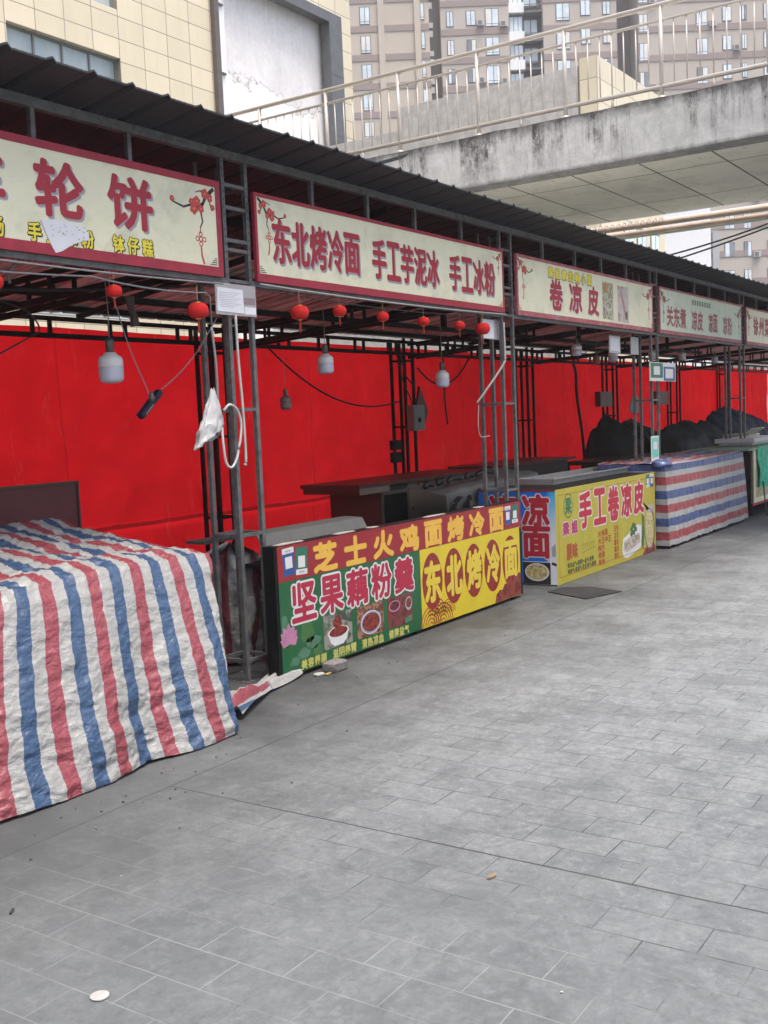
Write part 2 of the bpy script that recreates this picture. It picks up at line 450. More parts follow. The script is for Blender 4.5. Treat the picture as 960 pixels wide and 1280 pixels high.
metal_box = mat('grey_enamel', (0.22, 0.22, 0.225), 0.4, 0.15, 8)
brickm = mat('rough_cement_lump', (0.15, 0.14, 0.135), 0.9, 0.4, 26, 0, 0.8, 50)
blue_card = mat('card_blue', (0.02, 0.06, 0.20), 0.4, 0.08, 9)
green_card = mat('card_green', (0.012, 0.12, 0.075), 0.4, 0.08, 9)
teal_card = mat('card_teal', (0.10, 0.42, 0.36), 0.4, 0.08, 9)
plate_m = mat('iron_plate', (0.03, 0.03, 0.031), 0.9, 0.35, 9, 0, 0.4, 40, ((0.06, 0.055, 0.05), 0.5, 8), spec=.15)
red_tarp_m = m_redtarp()
under_m = m_roofunder()
stripe1 = striped('striped_woven_sheet', (0.025, 0.056, 0.120), (0.19, 0.034, 0.046), (0.245, 0.245, 0.238), 0.277, 0.48)
stripe2 = striped('striped_woven_sheet_dusty', (0.020, 0.046, 0.165), (0.25, 0.024, 0.03), (0.30, 0.30, 0.305), 0.318, 0.40, 0.4, 0.24)

# ---------------------------------------------------------------- geometry helpers
class MB:
    def __init__(self):
        self.v, self.f, self.mi, self.ms, self.cur, self.uv, self.sm = [], [], [], [], 0, None, set()
    def use(self, m):
        if m not in self.ms: self.ms.append(m)
        self.cur = self.ms.index(m)
        return self
    def add(self, vs, fs, smooth=False):
        o = len(self.v)
        self.v += [tuple(p) for p in vs]
        for f in fs:
            if smooth: self.sm.add(len(self.f))
            self.f.append(tuple(i + o for i in f)); self.mi.append(self.cur)
        return self
    def box(self, x0, x1, y0, y1, z0, z1):
        return self.add([(x, y, z) for z in (z0, z1) for y in (y0, y1) for x in (x0, x1)],
                        [(0, 2, 3, 1), (4, 5, 7, 6), (0, 1, 5, 4), (2, 6, 7, 3), (0, 4, 6, 2), (1, 3, 7, 5)])
    def bar(self, p, q, w, h=None, upv=(0, 0, 1)):
        h = h or w
        p, q = Vector(p), Vector(q)
        d = (q - p).normalized()
        u = Vector(upv)
        if abs(d.dot(u)) > 0.95: u = Vector((1, 0, 0))
        s = d.cross(u).normalized(); t = s.cross(d)
        vs = [e + s * (a * w / 2) + t * (b * h / 2) for e in (p, q) for a, b in ((-1, -1), (1, -1), (1, 1), (-1, 1))]
        return self.add(vs, [(0, 3, 2, 1), (4, 5, 6, 7), (0, 1, 5, 4), (1, 2, 6, 5), (2, 3, 7, 6), (3, 0, 4, 7)])
    def tube(self, pts, r, n=8, cap=True):
        pts = [Vector(p) for p in pts]
        vs, fs = [], []
        ref = Vector((0, 0, 1))
        for i, p in enumerate(pts):
            d = (pts[min(i + 1, len(pts) - 1)] - pts[max(i - 1, 0)]).normalized()
            u = ref if abs(d.dot(ref)) < 0.95 else Vector((1, 0, 0))
            s = d.cross(u).normalized(); t = s.cross(d)
            rr = r[i] if isinstance(r, (list, tuple)) else r
            for k in range(n):
                a = 2 * math.pi * k / n
                vs.append(p + s * (math.cos(a) * rr) + t * (math.sin(a) * rr))
        for i in range(len(pts) - 1):
            for k in range(n):
                k2 = (k + 1) % n
                fs.append((i * n + k, i * n + k2, (i + 1) * n + k2, (i + 1) * n + k))
        if cap:
            fs.append(tuple(range(n - 1, -1, -1)))
            fs.append(tuple((len(pts) - 1) * n + k for k in range(n)))
        return self.add(vs, fs, True)
    def lathe(self, c, prof, n=20, axis=None):
        c = Vector(c)
        vs, fs = [], []
        ax = Vector(axis).normalized() if axis else Vector((0, 0, 1))
        a0 = ax.orthogonal().normalized() if axis else Vector((1, 0, 0)); b0 = ax.cross(a0)
        for r, z in prof:
            for k in range(n):
                a = 2 * math.pi * k / n
                vs.append(c + ax * z + a0 * (r * math.cos(a)) + b0 * (r * math.sin(a)))
        m = len(prof)
        for i in range(m - 1):
            for k in range(n):
                k2 = (k + 1) % n
                fs.append((i * n + k, i * n + k2, (i + 1) * n + k2, (i + 1) * n + k))
        fs.append(tuple(range(n - 1, -1, -1)))
        fs.append(tuple((m - 1) * n + k for k in range(n)))
        return self.add(vs, fs, True)
    def poly(self, pts, fr, d0, d1):
        """flat outline (a, z) in the frame fr, from depth d0 out to d1"""
        n = len(pts)
        vs = [fr(a, z, d1) for a, z in pts] + [fr(a, z, d0) for a, z in pts]
        fs = [tuple(range(n))] + [(i, i + n, (i + 1) % n + n, (i + 1) % n) for i in range(n)]
        return self.add(vs, fs)
    def rect(self, a0, a1, z0, z1, fr, d0, d1):
        return self.poly([(a0, z0), (a1, z0), (a1, z1), (a0, z1)], fr, d0, d1)
    def ell(self, ca, cz, ra, rz, fr, d0, d1, n=24, ph=0, jit=0):
        return self.poly([(ca + ra * (1 + jit * random.uniform(-1, 1)) * math.cos(ph + 2 * math.pi * k / n),
                           cz + rz * (1 + jit * random.uniform(-1, 1)) * math.sin(ph + 2 * math.pi * k / n)) for k in range(n)], fr, d0, d1)
    def grid(self, nu, nv, fn, uvf=None, closed=False):
        o = len(self.v)
        base = len(self.f)
        vs, uvs = [], []
        for i in range(nu):
            for j in range(nv):
                p = fn(i / (nu - 1), j / (nv - 1))
                vs.append(p)
        fs = []
        for i in range(nu - 1):
            for j in range(nv - 1):
                a = i * nv + j
                fs.append((a, a + nv, a + nv + 1, a + 1))
        self.add(vs, fs, True)
        if uvf:
            if self.uv is None: self.uv = {}
            for i in range(nu):
                for j in range(nv):
                    self.uv[o + i * nv + j] = uvf(i / (nu - 1), j / (nv - 1))
        return self
    def build(self, name, parent=None, m=None, solid=0.0, auto=None):
        if m: self.use(m)
        me = bpy.data.meshes.new(name)
        org = ORG.get(parent.name, Vector()) if parent else self.org
        me.from_pydata([tuple(Vector(p) - org) for p in self.v], [], self.f)
        for mm in self.ms: me.materials.append(mm)
        me.polygons.foreach_set('material_index', self.mi)
        me.polygons.foreach_set('use_smooth', [i in self.sm for i in range(len(self.f))])
        if self.uv:
            ul = me.uv_layers.new(name='UVMap')
            for lp in me.loops:
                ul.data[lp.index].uv = self.uv.get(lp.vertex_index, (0, 0))
        me.update()
        o = bpy.data.objects.new(name, me)
        COL.objects.link(o)
        if parent:
            o.parent = parent
        else:
            o.location = org
        ORG[o.name] = org.copy()
        if solid:
            md = o.modifiers.new('thickness', 'SOLIDIFY'); md.thickness = solid; md.offset = 0
        return o
    org = Vector((0, 0, 0))
    def at(self, *p):
        self.org = Vector(p); return self
ORG = {}

def thing(name, label, cat, loc=(0, 0, 0), group=None):
    o = bpy.data.objects.new(name, None)
    o.empty_display_size = 0.2
    COL.objects.link(o)
    o.location = loc
    ORG[o.name] = Vector(loc)
    return tag(o, label, cat, group)
def tag(o, label, cat, group=None, kind=None):
    if label: o['label'] = label
    if cat: o['category'] = cat
    if group: o['group'] = group
    if kind: o['kind'] = kind
    return o
def dup(o, parent=None, loc=None, scale=None, label=None):
    c = o.copy(); COL.objects.link(c)
    if parent: c.parent = parent
    if loc is not None: c.location = loc
    if scale is not None: c.scale = (scale,) * 3
    if label: c['label'] = label
    for ch in list(o.children): dup(ch, c)
    return c
def front(Y): return lambda a, z, d: (a, Y - d, z)
def endp(X): return lambda a, z, d: (X - d, a, z)     # a is world Y; reads leftwards with growing Y
def sag(p, q, s, n=14, side=0):
    p, q = Vector(p), Vector(q)
    return [p.lerp(q, i / n) - Vector((0, 0, 4 * s * (i / n) * (1 - i / n))) + Vector((0, side * math.sin(math.pi * i / n), 0)) for i in range(n + 1)]
def smooth(pts, k=6):
    P_ = [Vector(p) for p in pts]
    P_ = [P_[0] * 2 - P_[1]] + P_ + [P_[-1] * 2 - P_[-2]]
    out = []
    for i in range(1, len(P_) - 2):
        a, b, c, d = P_[i - 1:i + 3]
        for j in range(k):
            t = j / k
            out.append(.5 * ((2 * b) + (c - a) * t + (2 * a - 5 * b + 4 * c - d) * t * t + (3 * b - a - 3 * c + d) * t ** 3))
    return out + [P_[-2]]
def fbm(x, y, z, o=4):
    return mnoise.fractal(Vector((x, y, z)), 1.0, 2.0, o)

GL = {}
def glyphs(s):
    if s in GL: return GL[s]
    c = bpy.data.curves.new('lettering', 'FONT'); c.body = s; c.resolution_u = 3; c.size = 1
    o = bpy.data.objects.new('lettering', c); COL.objects.link(o)
    bpy.context.view_layer.update()
    me = bpy.data.meshes.new_from_object(o.evaluated_get(bpy.context.evaluated_depsgraph_get()))
    vs = [(v.co.x, v.co.y) for v in me.vertices]; fs = [tuple(p.vertices) for p in me.polygons]
    bpy.data.objects.remove(o); bpy.data.curves.remove(c); bpy.data.meshes.remove(me)
    x0 = min(v[0] for v in vs); x1 = max(v[0] for v in vs); y0 = min(v[1] for v in vs); y1 = max(v[1] for v in vs)
    GL[s] = ([((a - x0) / (x1 - x0), (b - y0) / (y1 - y0)) for a, b in vs], fs)
    return GL[s]
def write(mb, s, fr, a0, a1, z0, z1, m, bold, d, n=8):
    """letters of s filling the box a0..a1, z0..z1 of the frame, fattened by bold, printed d in front of it"""
    mb.use(m)
    vs, fs = glyphs(s)
    sh = [(0, 0)] + [(math.cos(2 * math.pi * k / n) * bold, math.sin(2 * math.pi * k / n) * bold) for k in range(n)] if bold else [(0, 0)]
    for i, (dx, dz) in enumerate(sh):
        mb.add([fr(a0 + u * (a1 - a0) + dx, z0 + t * (z1 - z0) + dz, d + i * 0.00003) for u, t in vs], fs)
    return mb
def write_row(mb, s, fr, a0, pitch, wd, z0, z1, m, bold, d, n=8):
    for i, ch in enumerate(s):
        write(mb, ch, fr, a0 + pitch * i, a0 + pitch * i + wd, z0, z1, m, bold, d, n)
    return mb

# ================================================================ SETTING
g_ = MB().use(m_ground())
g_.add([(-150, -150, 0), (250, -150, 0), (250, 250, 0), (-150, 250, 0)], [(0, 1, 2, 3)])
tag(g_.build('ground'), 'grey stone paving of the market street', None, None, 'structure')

# ---------------------------------------------------------------- market shed
YF, YB = 4.434, 7.93
TX = [1.40, 5.106, 8.717, 12.546, 16.33, 20.1]
XE0, XE1 = -1.0, 33.0
def roof_z(y): return 3.272 + 0.135 * (YF - y)
shed = thing('market_shed', 'long open food stall shed with dark corrugated roof on grey lattice steel pillars', 'market shed', (8.7, 6.2, 0))
def corr(x):
    t = ((x - 3.445) % 0.2487) / 0.2487
    t = abs(t - 0.5) * 2           # 1 at rib centre
    return 0.018 * max(0.0, min(1.0, (t - 0.84) / 0.08)) + 0.0012 * math.cos(6 * math.pi * t)
mb = MB()
ys = [4.052, 4.3, 5.0, 6.0, 7.0, 8.25]
nx = int((XE1 - XE0) / 0.0207)
for lay, m in ((0.0, roof_bounce), (-0.006, under_m)):
    mb.use(m)
    vs, fs = [], []
    for i in range(nx + 1):
        x = XE0 + (XE1 - XE0) * i / nx
        for y in ys:
            wob = 0.004 * fbm(x * 0.9, y, 3.1)
            vs.append((x, y + 0.006 * fbm(x * 0.7, 0, 9) * (y < 4.1), roof_z(y) + corr(x) + wob + lay))
    k = len(ys)
    for i in range(nx):
        for j in range(k - 1):
            a = i * k + j
            fs.append((a, a + k, a + k + 1, a + 1))
    if not lay:
        mb.use(roof_top); mb.add([v for i in range(nx + 1) for v in ((vs[i * k][0], vs[i * k][1] - .001, vs[i * k][2] + .001), (vs[i * k][0], vs[i * k][1] - .001, vs[i * k][2] - .009))], [(2 * i, 2 * i + 1, 2 * i + 3, 2 * i + 2) for i in range(nx)]); mb.use(m)
    if lay:
        mb.use(roof_top); mb.add(vs, [f for n_, f in enumerate(fs) if n_ % (k - 1) < 3])  # shade painted in: front underside dark, rear part left pale
        mb.use(under_m); mb.add(vs, [f for n_, f in enumerate(fs) if n_ % (k - 1) >= 3])
    else:
        mb.add(vs, [f for n_, f in enumerate(fs) if n_ % (k - 1) >= 1]); mb.use(roof_top); mb.add(vs, [f for n_, f in enumerate(fs) if n_ % (k - 1) < 1])
mb.build('corrugated_roof', shed)
mb = MB().use(roof_top)     # loose strip of flashing sticking up at the eave
mb.bar((6.29, 4.20, 3.352), (6.50, 4.05, 3.43), 0.10, 0.012)
mb.build('loose_flashing', shed)
mb = MB().use(steel)
mb.bar((XE0, YF, 3.245), (XE1, YF, 3.245), 0.045, 0.05)
mb.build('front_rail', shed)
for y in (5.35, 6.6):
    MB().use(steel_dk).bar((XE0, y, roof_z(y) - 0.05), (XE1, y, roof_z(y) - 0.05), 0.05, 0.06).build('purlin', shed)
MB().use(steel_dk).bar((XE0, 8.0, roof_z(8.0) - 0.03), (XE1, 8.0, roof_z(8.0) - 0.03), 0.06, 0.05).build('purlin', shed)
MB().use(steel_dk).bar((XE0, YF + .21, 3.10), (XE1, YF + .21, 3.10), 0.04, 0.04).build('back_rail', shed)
# lattice pillars
HX, HY = 0.1075, 0.1065
RUNGS = [0.131, 0.923, 1.704, 2.49, 2.678, 2.735, 2.931, 3.066]
def pillar(cx, y0, zt, rungs, m, pw):
    yc = y0 + HY
    lp = bpy.data.objects.new('lattice_pillar', None); COL.objects.link(lp)
    lp.parent = shed; ORG[lp.name] = ORG[shed.name]
    rw = pw * 0.72
    for z in rungs:
        if z > zt - 0.05: continue
        b = MB().use(m)
        for s in (-1, 1):
            b.bar((cx - HX + rw * .5, yc + s * HY, z), (cx + HX - rw * .5, yc + s * HY, z), rw, rw)
            b.bar((cx + s * HX, yc - HY - rw * .5, z), (cx + s * HX, yc + HY + rw * .5, z), rw * 1.01, rw * 1.01)
        b.build('rung_frame', lp)
    for sx in (-1, 1):
        for sy in (-1, 1):
            q = MB().use(m)
            q.bar((cx + sx * HX, yc + sy * HY, 0), (cx + sx * HX, yc + sy * HY, zt), pw, pw)
            if m is steel:
                q.box(cx + sx * HX - .035, cx + sx * HX + .035, yc + sy * HY - .035, yc + sy * HY + .035, 0.0, 0.006)
                if sy < 0:
                    for k in range(16):       # bolt holes along the slotted angle
                        z = 2.52 + k * 0.045
                        q.use(black).box(cx + sx * HX - 0.004, cx + sx * HX + 0.004, y0 - pw / 2 - 0.0012, y0 - pw / 2 + 0.001, z, z + 0.009)
                    q.use(m)
            q.build('post', lp)
for x in TX: pillar(x, YF, 3.225, RUNGS, steel, 0.029)
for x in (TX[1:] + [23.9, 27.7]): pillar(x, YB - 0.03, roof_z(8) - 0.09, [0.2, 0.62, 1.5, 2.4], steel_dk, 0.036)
# uprights between the front rail and the signs
mb = None
for i in range(len(TX) - 1):
    a, b_ = TX[i] + HX, TX[i + 1] - HX
    for k in range(1, 5):
        x = a + (b_ - a) * k / 5 + random.uniform(-0.05, 0.05)
        MB().use(steel).bar((x, YF, 3.02), (x, YF, 3.222), 0.028).build('upright', shed)
    for k in range(1, 3):
        x = a + (b_ - a) * (k / 3 + 0.04)
        MB().use(steel_dk).bar((x, YF + .21, 2.6), (x, YF + .21, 3.08), 0.028).build('upright', shed)
    MB().use(steel).bar((a, YF, 2.485), (b_, YF, 2.485), 0.034).build('header_rail', shed)
# ladder trusses: along the back, and across from front to back at every pillar
def truss(p, q, h, step, name, m=steel_dk, wd=0.034):
    b = MB().use(m)
    p, q = Vector(p), Vector(q)
    upv = Vector((0, 0, h))
    b.bar(p, q, wd, 0.045); b.bar(p + upv, q + upv, wd, 0.04)
    n = int((q - p).length / step)
    for k in range(n):
        for e in (0.0, 0.16):
            t = (k + 0.3) / n + e * step / (q - p).length * 1.6
            if t < 1: b.bar(p.lerp(q, t), p.lerp(q, t) + upv, wd * 0.9)
    b.build(name, shed)
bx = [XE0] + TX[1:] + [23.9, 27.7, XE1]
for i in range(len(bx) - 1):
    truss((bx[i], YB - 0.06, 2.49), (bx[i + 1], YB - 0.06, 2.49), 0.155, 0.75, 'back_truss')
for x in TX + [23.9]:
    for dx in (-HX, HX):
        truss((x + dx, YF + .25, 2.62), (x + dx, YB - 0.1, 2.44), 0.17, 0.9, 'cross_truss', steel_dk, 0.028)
for i in range(1, 6):
    xm = (TX[i - 1] + TX[i]) / 2
    MB().use(steel_dk).bar((xm, YF + .05, 3.18), (xm, 8.0, roof_z(8) - 0.1), 0.035, 0.05).build('rafter', shed)
    MB().use(steel_dk).bar((xm, 6.2, 2.60), (xm, 6.2, roof_z(6.2) - .02), 0.05, 0.05).build('hanger', shed)
    MB().use(steel_dk).bar((TX[i - 1], 6.2, 2.6), (TX[i], 6.2, 2.6), 0.04, 0.05).build('tie_beam', shed)

# ---------------------------------------------------------------- red tarpaulins at the back of the stalls
def red_tarp(x0, x1, y, folds, label, zb=0.08, zt=2.60, seed=0):
    nu, nv = int((x1 - x0) / 0.045), 54
    def fn(u, v):
        x = x0 + (x1 - x0) * u; z = zb + (zt - zb) * v
        w_ = 0.030 * fbm(x * 0.55 + seed, z * 0.7, 1.7) + 0.012 * fbm(x * 2.3 + seed, z * 2.0, 4.2)
        w_ += folds * (0.045 * math.sin(x * 5.2 + 1.3 * math.sin(z * 0.9) + seed) + 0.030 * math.sin(x * 11.0 + seed * 2 + z * 0.7)) * (1.1 - 0.5 * v)
        cr = fbm(x * 1.1 + .6 * fbm(x * .5, z, seed), z * .55 + x * .35, 7.3 + seed, 4)
        w_ += .030 * (.35 - abs(cr)) + .018 * (.3 - abs(fbm(x * 2.1 - z * 1.4, z * .8, 2.9 + seed, 3)))
        w_ += .05 * max(0, (z - 2.2)) * abs(math.sin(x * 2.4))
        if z < 0.64: w_ += 0.05 + 0.02 * fbm(x * 1.2, z, 8)
        return (x, y + w_, z + 0.012 * fbm(x * 0.8 + seed, 0, 2) * (v > 0.9 or v < 0.1))
    b = MB().use(red_tarp_m).grid(nu, nv, fn).at((x0 + x1) / 2, y, 0)
    return tag(b.build('red_tarpaulin'), label, 'tarpaulin')
red_tarp(-0.8, 16.35, 8.16, 0.28, 'long taut red tarpaulin forming the back wall of the two nearest stalls')
red_tarp(16.30, 18.52, 8.20, 1.0, 'narrow folded red tarpaulin left of the thick dark strap in the third stall', 0.5, 2.60, 3)
red_tarp(18.56, 22.0, 8.18, 1.0, 'folded red tarpaulin behind the dark bundle and meter boxes of the third stall', 0.08, 2.60, 5)
red_tarp(21.90, 28.3, 8.24, 0.9, 'red tarpaulin behind the grey sheets of the fourth stall', 0.08, 2.60, 9)
red_tarp(27.45, 32.9, 8.18, 0.7, 'farthest red tarpaulin above the navy sheet at the right end', 0.08, 2.60, 12)
# ================================================================ SIGNS
YS = 4.395
def plum(mb, a, z, sx, k, fr, dk=ink_black, fl=None):
    """plum branch with blossoms and a hanging knot; sx -1 or 1 gives the side it grows to"""
    fl = fl or ink_red2
    P = lambda u, v: (a + sx * u * k, z + v * k)
    def ribbon(pts, w0, w1):
        n = len(pts)
        up_, dn = [], []
        for i, (u, v) in enumerate(pts):
            j0, j1 = max(i - 1, 0), min(i + 1, n - 1)
            du, dv = pts[j1][0] - pts[j0][0], pts[j1][1] - pts[j0][1]
            L = math.hypot(du, dv) or 1
            w_ = w0 + (w1 - w0) * i / (n - 1)
            up_.append(P(u - dv / L * w_, v + du / L * w_)); dn.append(P(u + dv / L * w_, v - du / L * w_))
        for i in range(n - 1):
            mb.poly([up_[i], up_[i + 1], dn[i + 1], dn[i]], fr, 0, 0.0012)
    mb.use(dk)
    ribbon([(0, 0.0), (-0.05, -.035), (-.075, -.075), (-.115, -.095), (-.155, -.09), (-.20, -.105), (-.245, -.095), (-.28, -.085)], .009, .003)
    ribbon([(-.075, -.075), (-.09, -.12), (-.082, -.155), (-.10, -.185)], .006, .003)
    ribbon([(-.02, -.015), (-.03, -.06), (-.02, -.10)], .005, .002)
    ribbon([(-.05, -.035), (-.09, -.02), (-.12, -.03)], .004, .002)
    for u, v, r in ((-.115, -.07, .022), (-.135, -.105, .024), (-.09, -.10, .018), (-.06, -.03, .022), (-.03, -.045, .018), (-.27, -.078, .013), (-.012, -.085, .013), (-.15, -.075, .014)):
        mb.use(fl)
        for q in range(5):
            an = 2 * math.pi * q / 5 + u * 20
            c = P(u + math.cos(an) * r * .62, v + math.sin(an) * r * .62)
            mb.ell(c[0], c[1], r * k * .5, r * k * .5, fr, 0, 0.0018 + 0.0001 * q, 8)
        mb.use(ink_gold); c = P(u, v); mb.ell(c[0], c[1], r * k * .22, r * k * .22, fr, 0, 0.0026, 6)
    mb.use(fl)          # knot
    ribbon([(-.10, -.185), (-.10, -.21)], .0025, .0025)
    for u, v in ((0, 0), (.022, 0), (-.022, 0), (0, .022), (0, -.022)):
        c = P(-.10 + u, -.235 + v)
        for dr in (0, 1):
            n = 8
            o = [(c[0] + .013 * k * math.cos(2 * math.pi * q / n), c[1] + .013 * k * math.sin(2 * math.pi * q / n)) for q in range(n)]
            i_ = [(c[0] + .008 * k * math.cos(2 * math.pi * q / n), c[1] + .008 * k * math.sin(2 * math.pi * q / n)) for q in range(n)]
            if dr == 0:
                for q in range(n): mb.poly([o[q], o[(q + 1) % n], i_[(q + 1) % n], i_[q]], fr, 0, 0.0012)
    ribbon([(-.10, -.27), (-.098, -.31), (-.085, -.345)], .004, .006)
ink_red2 = mat('print_blossom_red', (0.50, 0.05, 0.05), 0.5, 0.2, 60)
def corner_mark(mb, a, z, sx, sz, fr, m):
    mb.use(m)
    for k in range(4):
        mb.rect(min(a, a + sx * (.06 - .014 * k)), max(a, a + sx * (.06 - .014 * k)), z + sz * (.012 * k + .004), z + sz * (.012 * k + .009), fr, 0, .0012)
def sign(x0, x1, z0, z1, label, face, frame, fw_=0.035, fb=0.05):
    t = thing('shop_sign', label, 'shop sign', ((x0 + x1) / 2, YS, z0), 'red framed shop signs along the eave of the shed')
    fr = front(YS)
    MB().use(face).box(x0 + .01, x1 - .01, YS, YS + .018, z0 + .01, z1 - .01).build('sign_panel', t)
    b = MB().use(frame)
    e = .0035
    b.rect(x0, x1, z1 - fw_, z1, fr, -.022, e); b.rect(x0, x1, z0, z0 + fb, fr, -.022, e)
    b.rect(x0, x0 + fw_, z0 + fb, z1 - fw_, fr, -.022, e); b.rect(x1 - fw_, x1, z0 + fb, z1 - fw_, fr, -.022, e)
    b.build('sign_frame', t)
    return t, fr
# first sign: wheel cakes
t, fr = sign(1.52, 4.936, 2.50, 3.062, 'large cream sign with two big red characters and torn paper, leftmost in the row', cream, frame_red, .04, .055)
b = MB()
for ch, a0, a1 in (('车', 3.10, 3.395), ('轮', 3.586, 3.882), ('饼', 4.059, 4.370)):
    write(b, ch, fr, a0 + .012, a1 + .012, 2.69, 2.957, ink_white, .0145, .0004)
    write(b, ch, fr, a0 + .012, a1 + .012, 2.69, 2.957, ink_grey, .0095, .0010)
    write(b, ch, fr, a0, a1, 2.70, 2.967, ink_red, .0100, .0016)
    b.build('large_lettering', t); b = MB()
b = MB()
for s, a0, p in (('烤肠', 3.20, .10), ('手工冰粉', 3.522, .112), ('钵仔糕', 4.07, .106)):
    write_row(b, s, fr, a0 + .002, p, .078, 2.558, 2.647, ink_black, .0095, .0004)
    write_row(b, s, fr, a0, p, .078, 2.56, 2.649, ink_yel, .0028, .0011)
    b.build('small_lettering', t); b = MB()
b = MB(); plum(b, 4.885, 3.01, 1, 1.3, fr); b.build('plum_branch', t); b = MB(); corner_mark(b, 4.885, 2.56, -1, 1, fr, ink_black); b.build('corner_print', t)
b = MB().use(paper)
pts = [(3.60, 2.665), (3.70, 2.68), (3.80, 2.672), (3.865, 2.668), (3.905, 2.63), (3.90, 2.60), (3.84, 2.585), (3.79, 2.565), (3.72, 2.525), (3.68, 2.512), (3.655, 2.55), (3.63, 2.60)]
b.poly(pts, fr, 0, .006)
b.use(ink_grey)
for k in range(26):
    a = random.uniform(3.66, 3.88); z = random.uniform(2.59, 2.66)
    b.rect(a, a + .006, z, z + .005, fr, .005, .0068)
tag(b.at(3.75, YS, 2.6).build('torn_paper'), 'torn white scrap of paper stuck over small yellow characters on the leftmost sign', 'paper scrap')
# second sign
t, fr = sign(5.248, 8.612, 2.502, 3.05, 'cream sign with one long row of tall narrow red characters', cream, frame_red, .024, .05)
b = MB()
for s, a0, a1, sl_ in (('东北烤冷面', 5.42, 6.40, 0), ('手工芋泥冰', 6.55, 7.505, 0), ('手工冰粉', 7.66, 8.46, 0)):
    p = (a1 - a0) / len(s)
    for i, ch in enumerate(s):
        a = a0 + p * i
        write(b, ch, fr, a + .010, a + p * .90 + .010, 2.628, 2.902, ink_white, .016, .0004)
        write(b, ch, fr, a + .012, a + p * .90 + .012, 2.626, 2.900, ink_grey, .010, .0010)
        write(b, ch, fr, a, a + p * .90, 2.638, 2.912, ink_red, .0085, .0016)
    b.build('large_lettering', t); b = MB()
b = MB(); plum(b, 5.285, 3.02, -1, 1.0, fr); b.build('plum_branch', t); b = MB(); plum(b, 8.575, 3.015, 1, .55, fr); b.build('plum_branch', t); b = MB(); corner_mark(b, 5.28, 2.555, 1, 1, fr, ink_black); b.build('corner_print', t); b = MB(); corner_mark(b, 8.58, 2.555, -1, 1, fr, ink_red); b.build('corner_print', t)
# third sign
t, fr = sign(8.868, 12.43, 2.50, 3.05, 'cream sign with three red characters beside two upright food photos', cream, frame_worn, .028, .045)
b = MB()
for ch, a0, a1 in (('卷', 9.57, 9.86), ('凉', 10.03, 10.33), ('皮', 10.50, 10.77)):
    write(b, ch, fr, a0 + .008, a1 + .008, 2.592, 2.872, ink_white, .018, .0004)
    write(b, ch, fr, a0, a1, 2.60, 2.88, ink_red, .012, .0012)
    b.build('large_lettering', t); b = MB()
b = MB()
write_row(b, '梁姐家的美小面', fr, 9.55, .156, .115, 2.895, 2.99, ink_black, .012, .0004)
write_row(b, '梁姐家的美小面', fr, 9.55, .156, .115, 2.897, 2.992, ink_yel, .006, .0011)
b.build('small_lettering', t)
b = MB(); plum(b, 8.905, 3.01, -1, 1.05, fr); b.build('plum_branch', t); b = MB(); plum(b, 12.395, 3.0, 1, 1.05, fr); b.build('plum_branch', t)
for x, s in ((8.90, 1), (12.40, -1)): b = MB(); corner_mark(b, x, 2.55, s, 1, fr, ink_red); b.build('corner_print', t)
food_a = m_food('photo_noodle_salad', (0.20, 0.16, 0.08), (0.42, 0.38, 0.28), (0.09, 0.12, 0.05), 34)
food_b = m_food('photo_cold_rolls', (0.42, 0.36, 0.34), (0.50, 0.42, 0.40), (0.26, 0.12, 0.08), 20)
b = MB().use(food_a).rect(10.885, 11.18, 2.575, 2.965, fr, 0, .0015)
b.use(mat('print_brown', (0.40, 0.20, 0.06), .5)).poly([(10.90, 2.95), (11.06, 2.95), (11.0, 2.86), (10.91, 2.84)], fr, 0, .002)
b.use(ink_white).ell(11.05, 2.72, .11, .05, fr, 0, .0019, 16); b.use(food_a).ell(11.05, 2.725, .085, .036, fr, 0, .0024, 16)
b.build('food_photo', t)
b = MB().use(food_b).rect(11.32, 11.63, 2.565, 2.955, fr, 0, .0015)
b.use(mat('print_meat', (0.42, 0.20, 0.18), .5)).poly([(11.38, 2.90), (11.43, 2.91), (11.56, 2.68), (11.52, 2.64)], fr, 0, .002)
b.use(mat('print_dark_herb', (0.08, 0.07, 0.04), .5)).poly([(11.53, 2.66), (11.60, 2.70), (11.60, 2.60), (11.54, 2.60)], fr, 0, .0022)
b.build('food_photo', t)
# fourth sign
t, fr = sign(12.66, 16.205, 2.50, 3.055, 'pale green sign with a faint green line above four groups of faded characters', cream2, frame_worn, .024, .045)
b = MB()
for s, a0, a1 in (('关东煮', 12.926, 13.674), ('凉皮', 13.884, 14.375), ('凉面', 14.601, 15.024), ('凉粉', 15.266, 15.724)):
    p = (a1 - a0) / len(s)
    write_row(b, s, fr, a0, p, p * .9, 2.60, 2.84, ink_fade if s != '凉粉' else mat('print_ghost_maroon', (0.40, 0.16, 0.16), .6), .009, .0012)
    b.build('large_lettering', t); b = MB()
b = MB().use(ink_green)
for k in range(8):
    a = 13.90 + k * .103
    for q in range(3): b.rect(a, a + .075, 2.92 + q * .022, 2.931 + q * .022, fr, 0, .001)
    b.rect(a + .015, a + .026, 2.915, 2.98, fr, 0, .0014); b.rect(a + .048, a + .06, 2.915, 2.98, fr, 0, .0014)
b.build('small_lettering', t)
b = MB(); plum(b, 12.70, 3.01, -1, 1.1, fr, ink_black, ink_fade); b.build('plum_branch', t); b = MB(); plum(b, 16.17, 3.0, 1, 1.1, fr, ink_black, ink_fade); b.build('plum_branch', t)
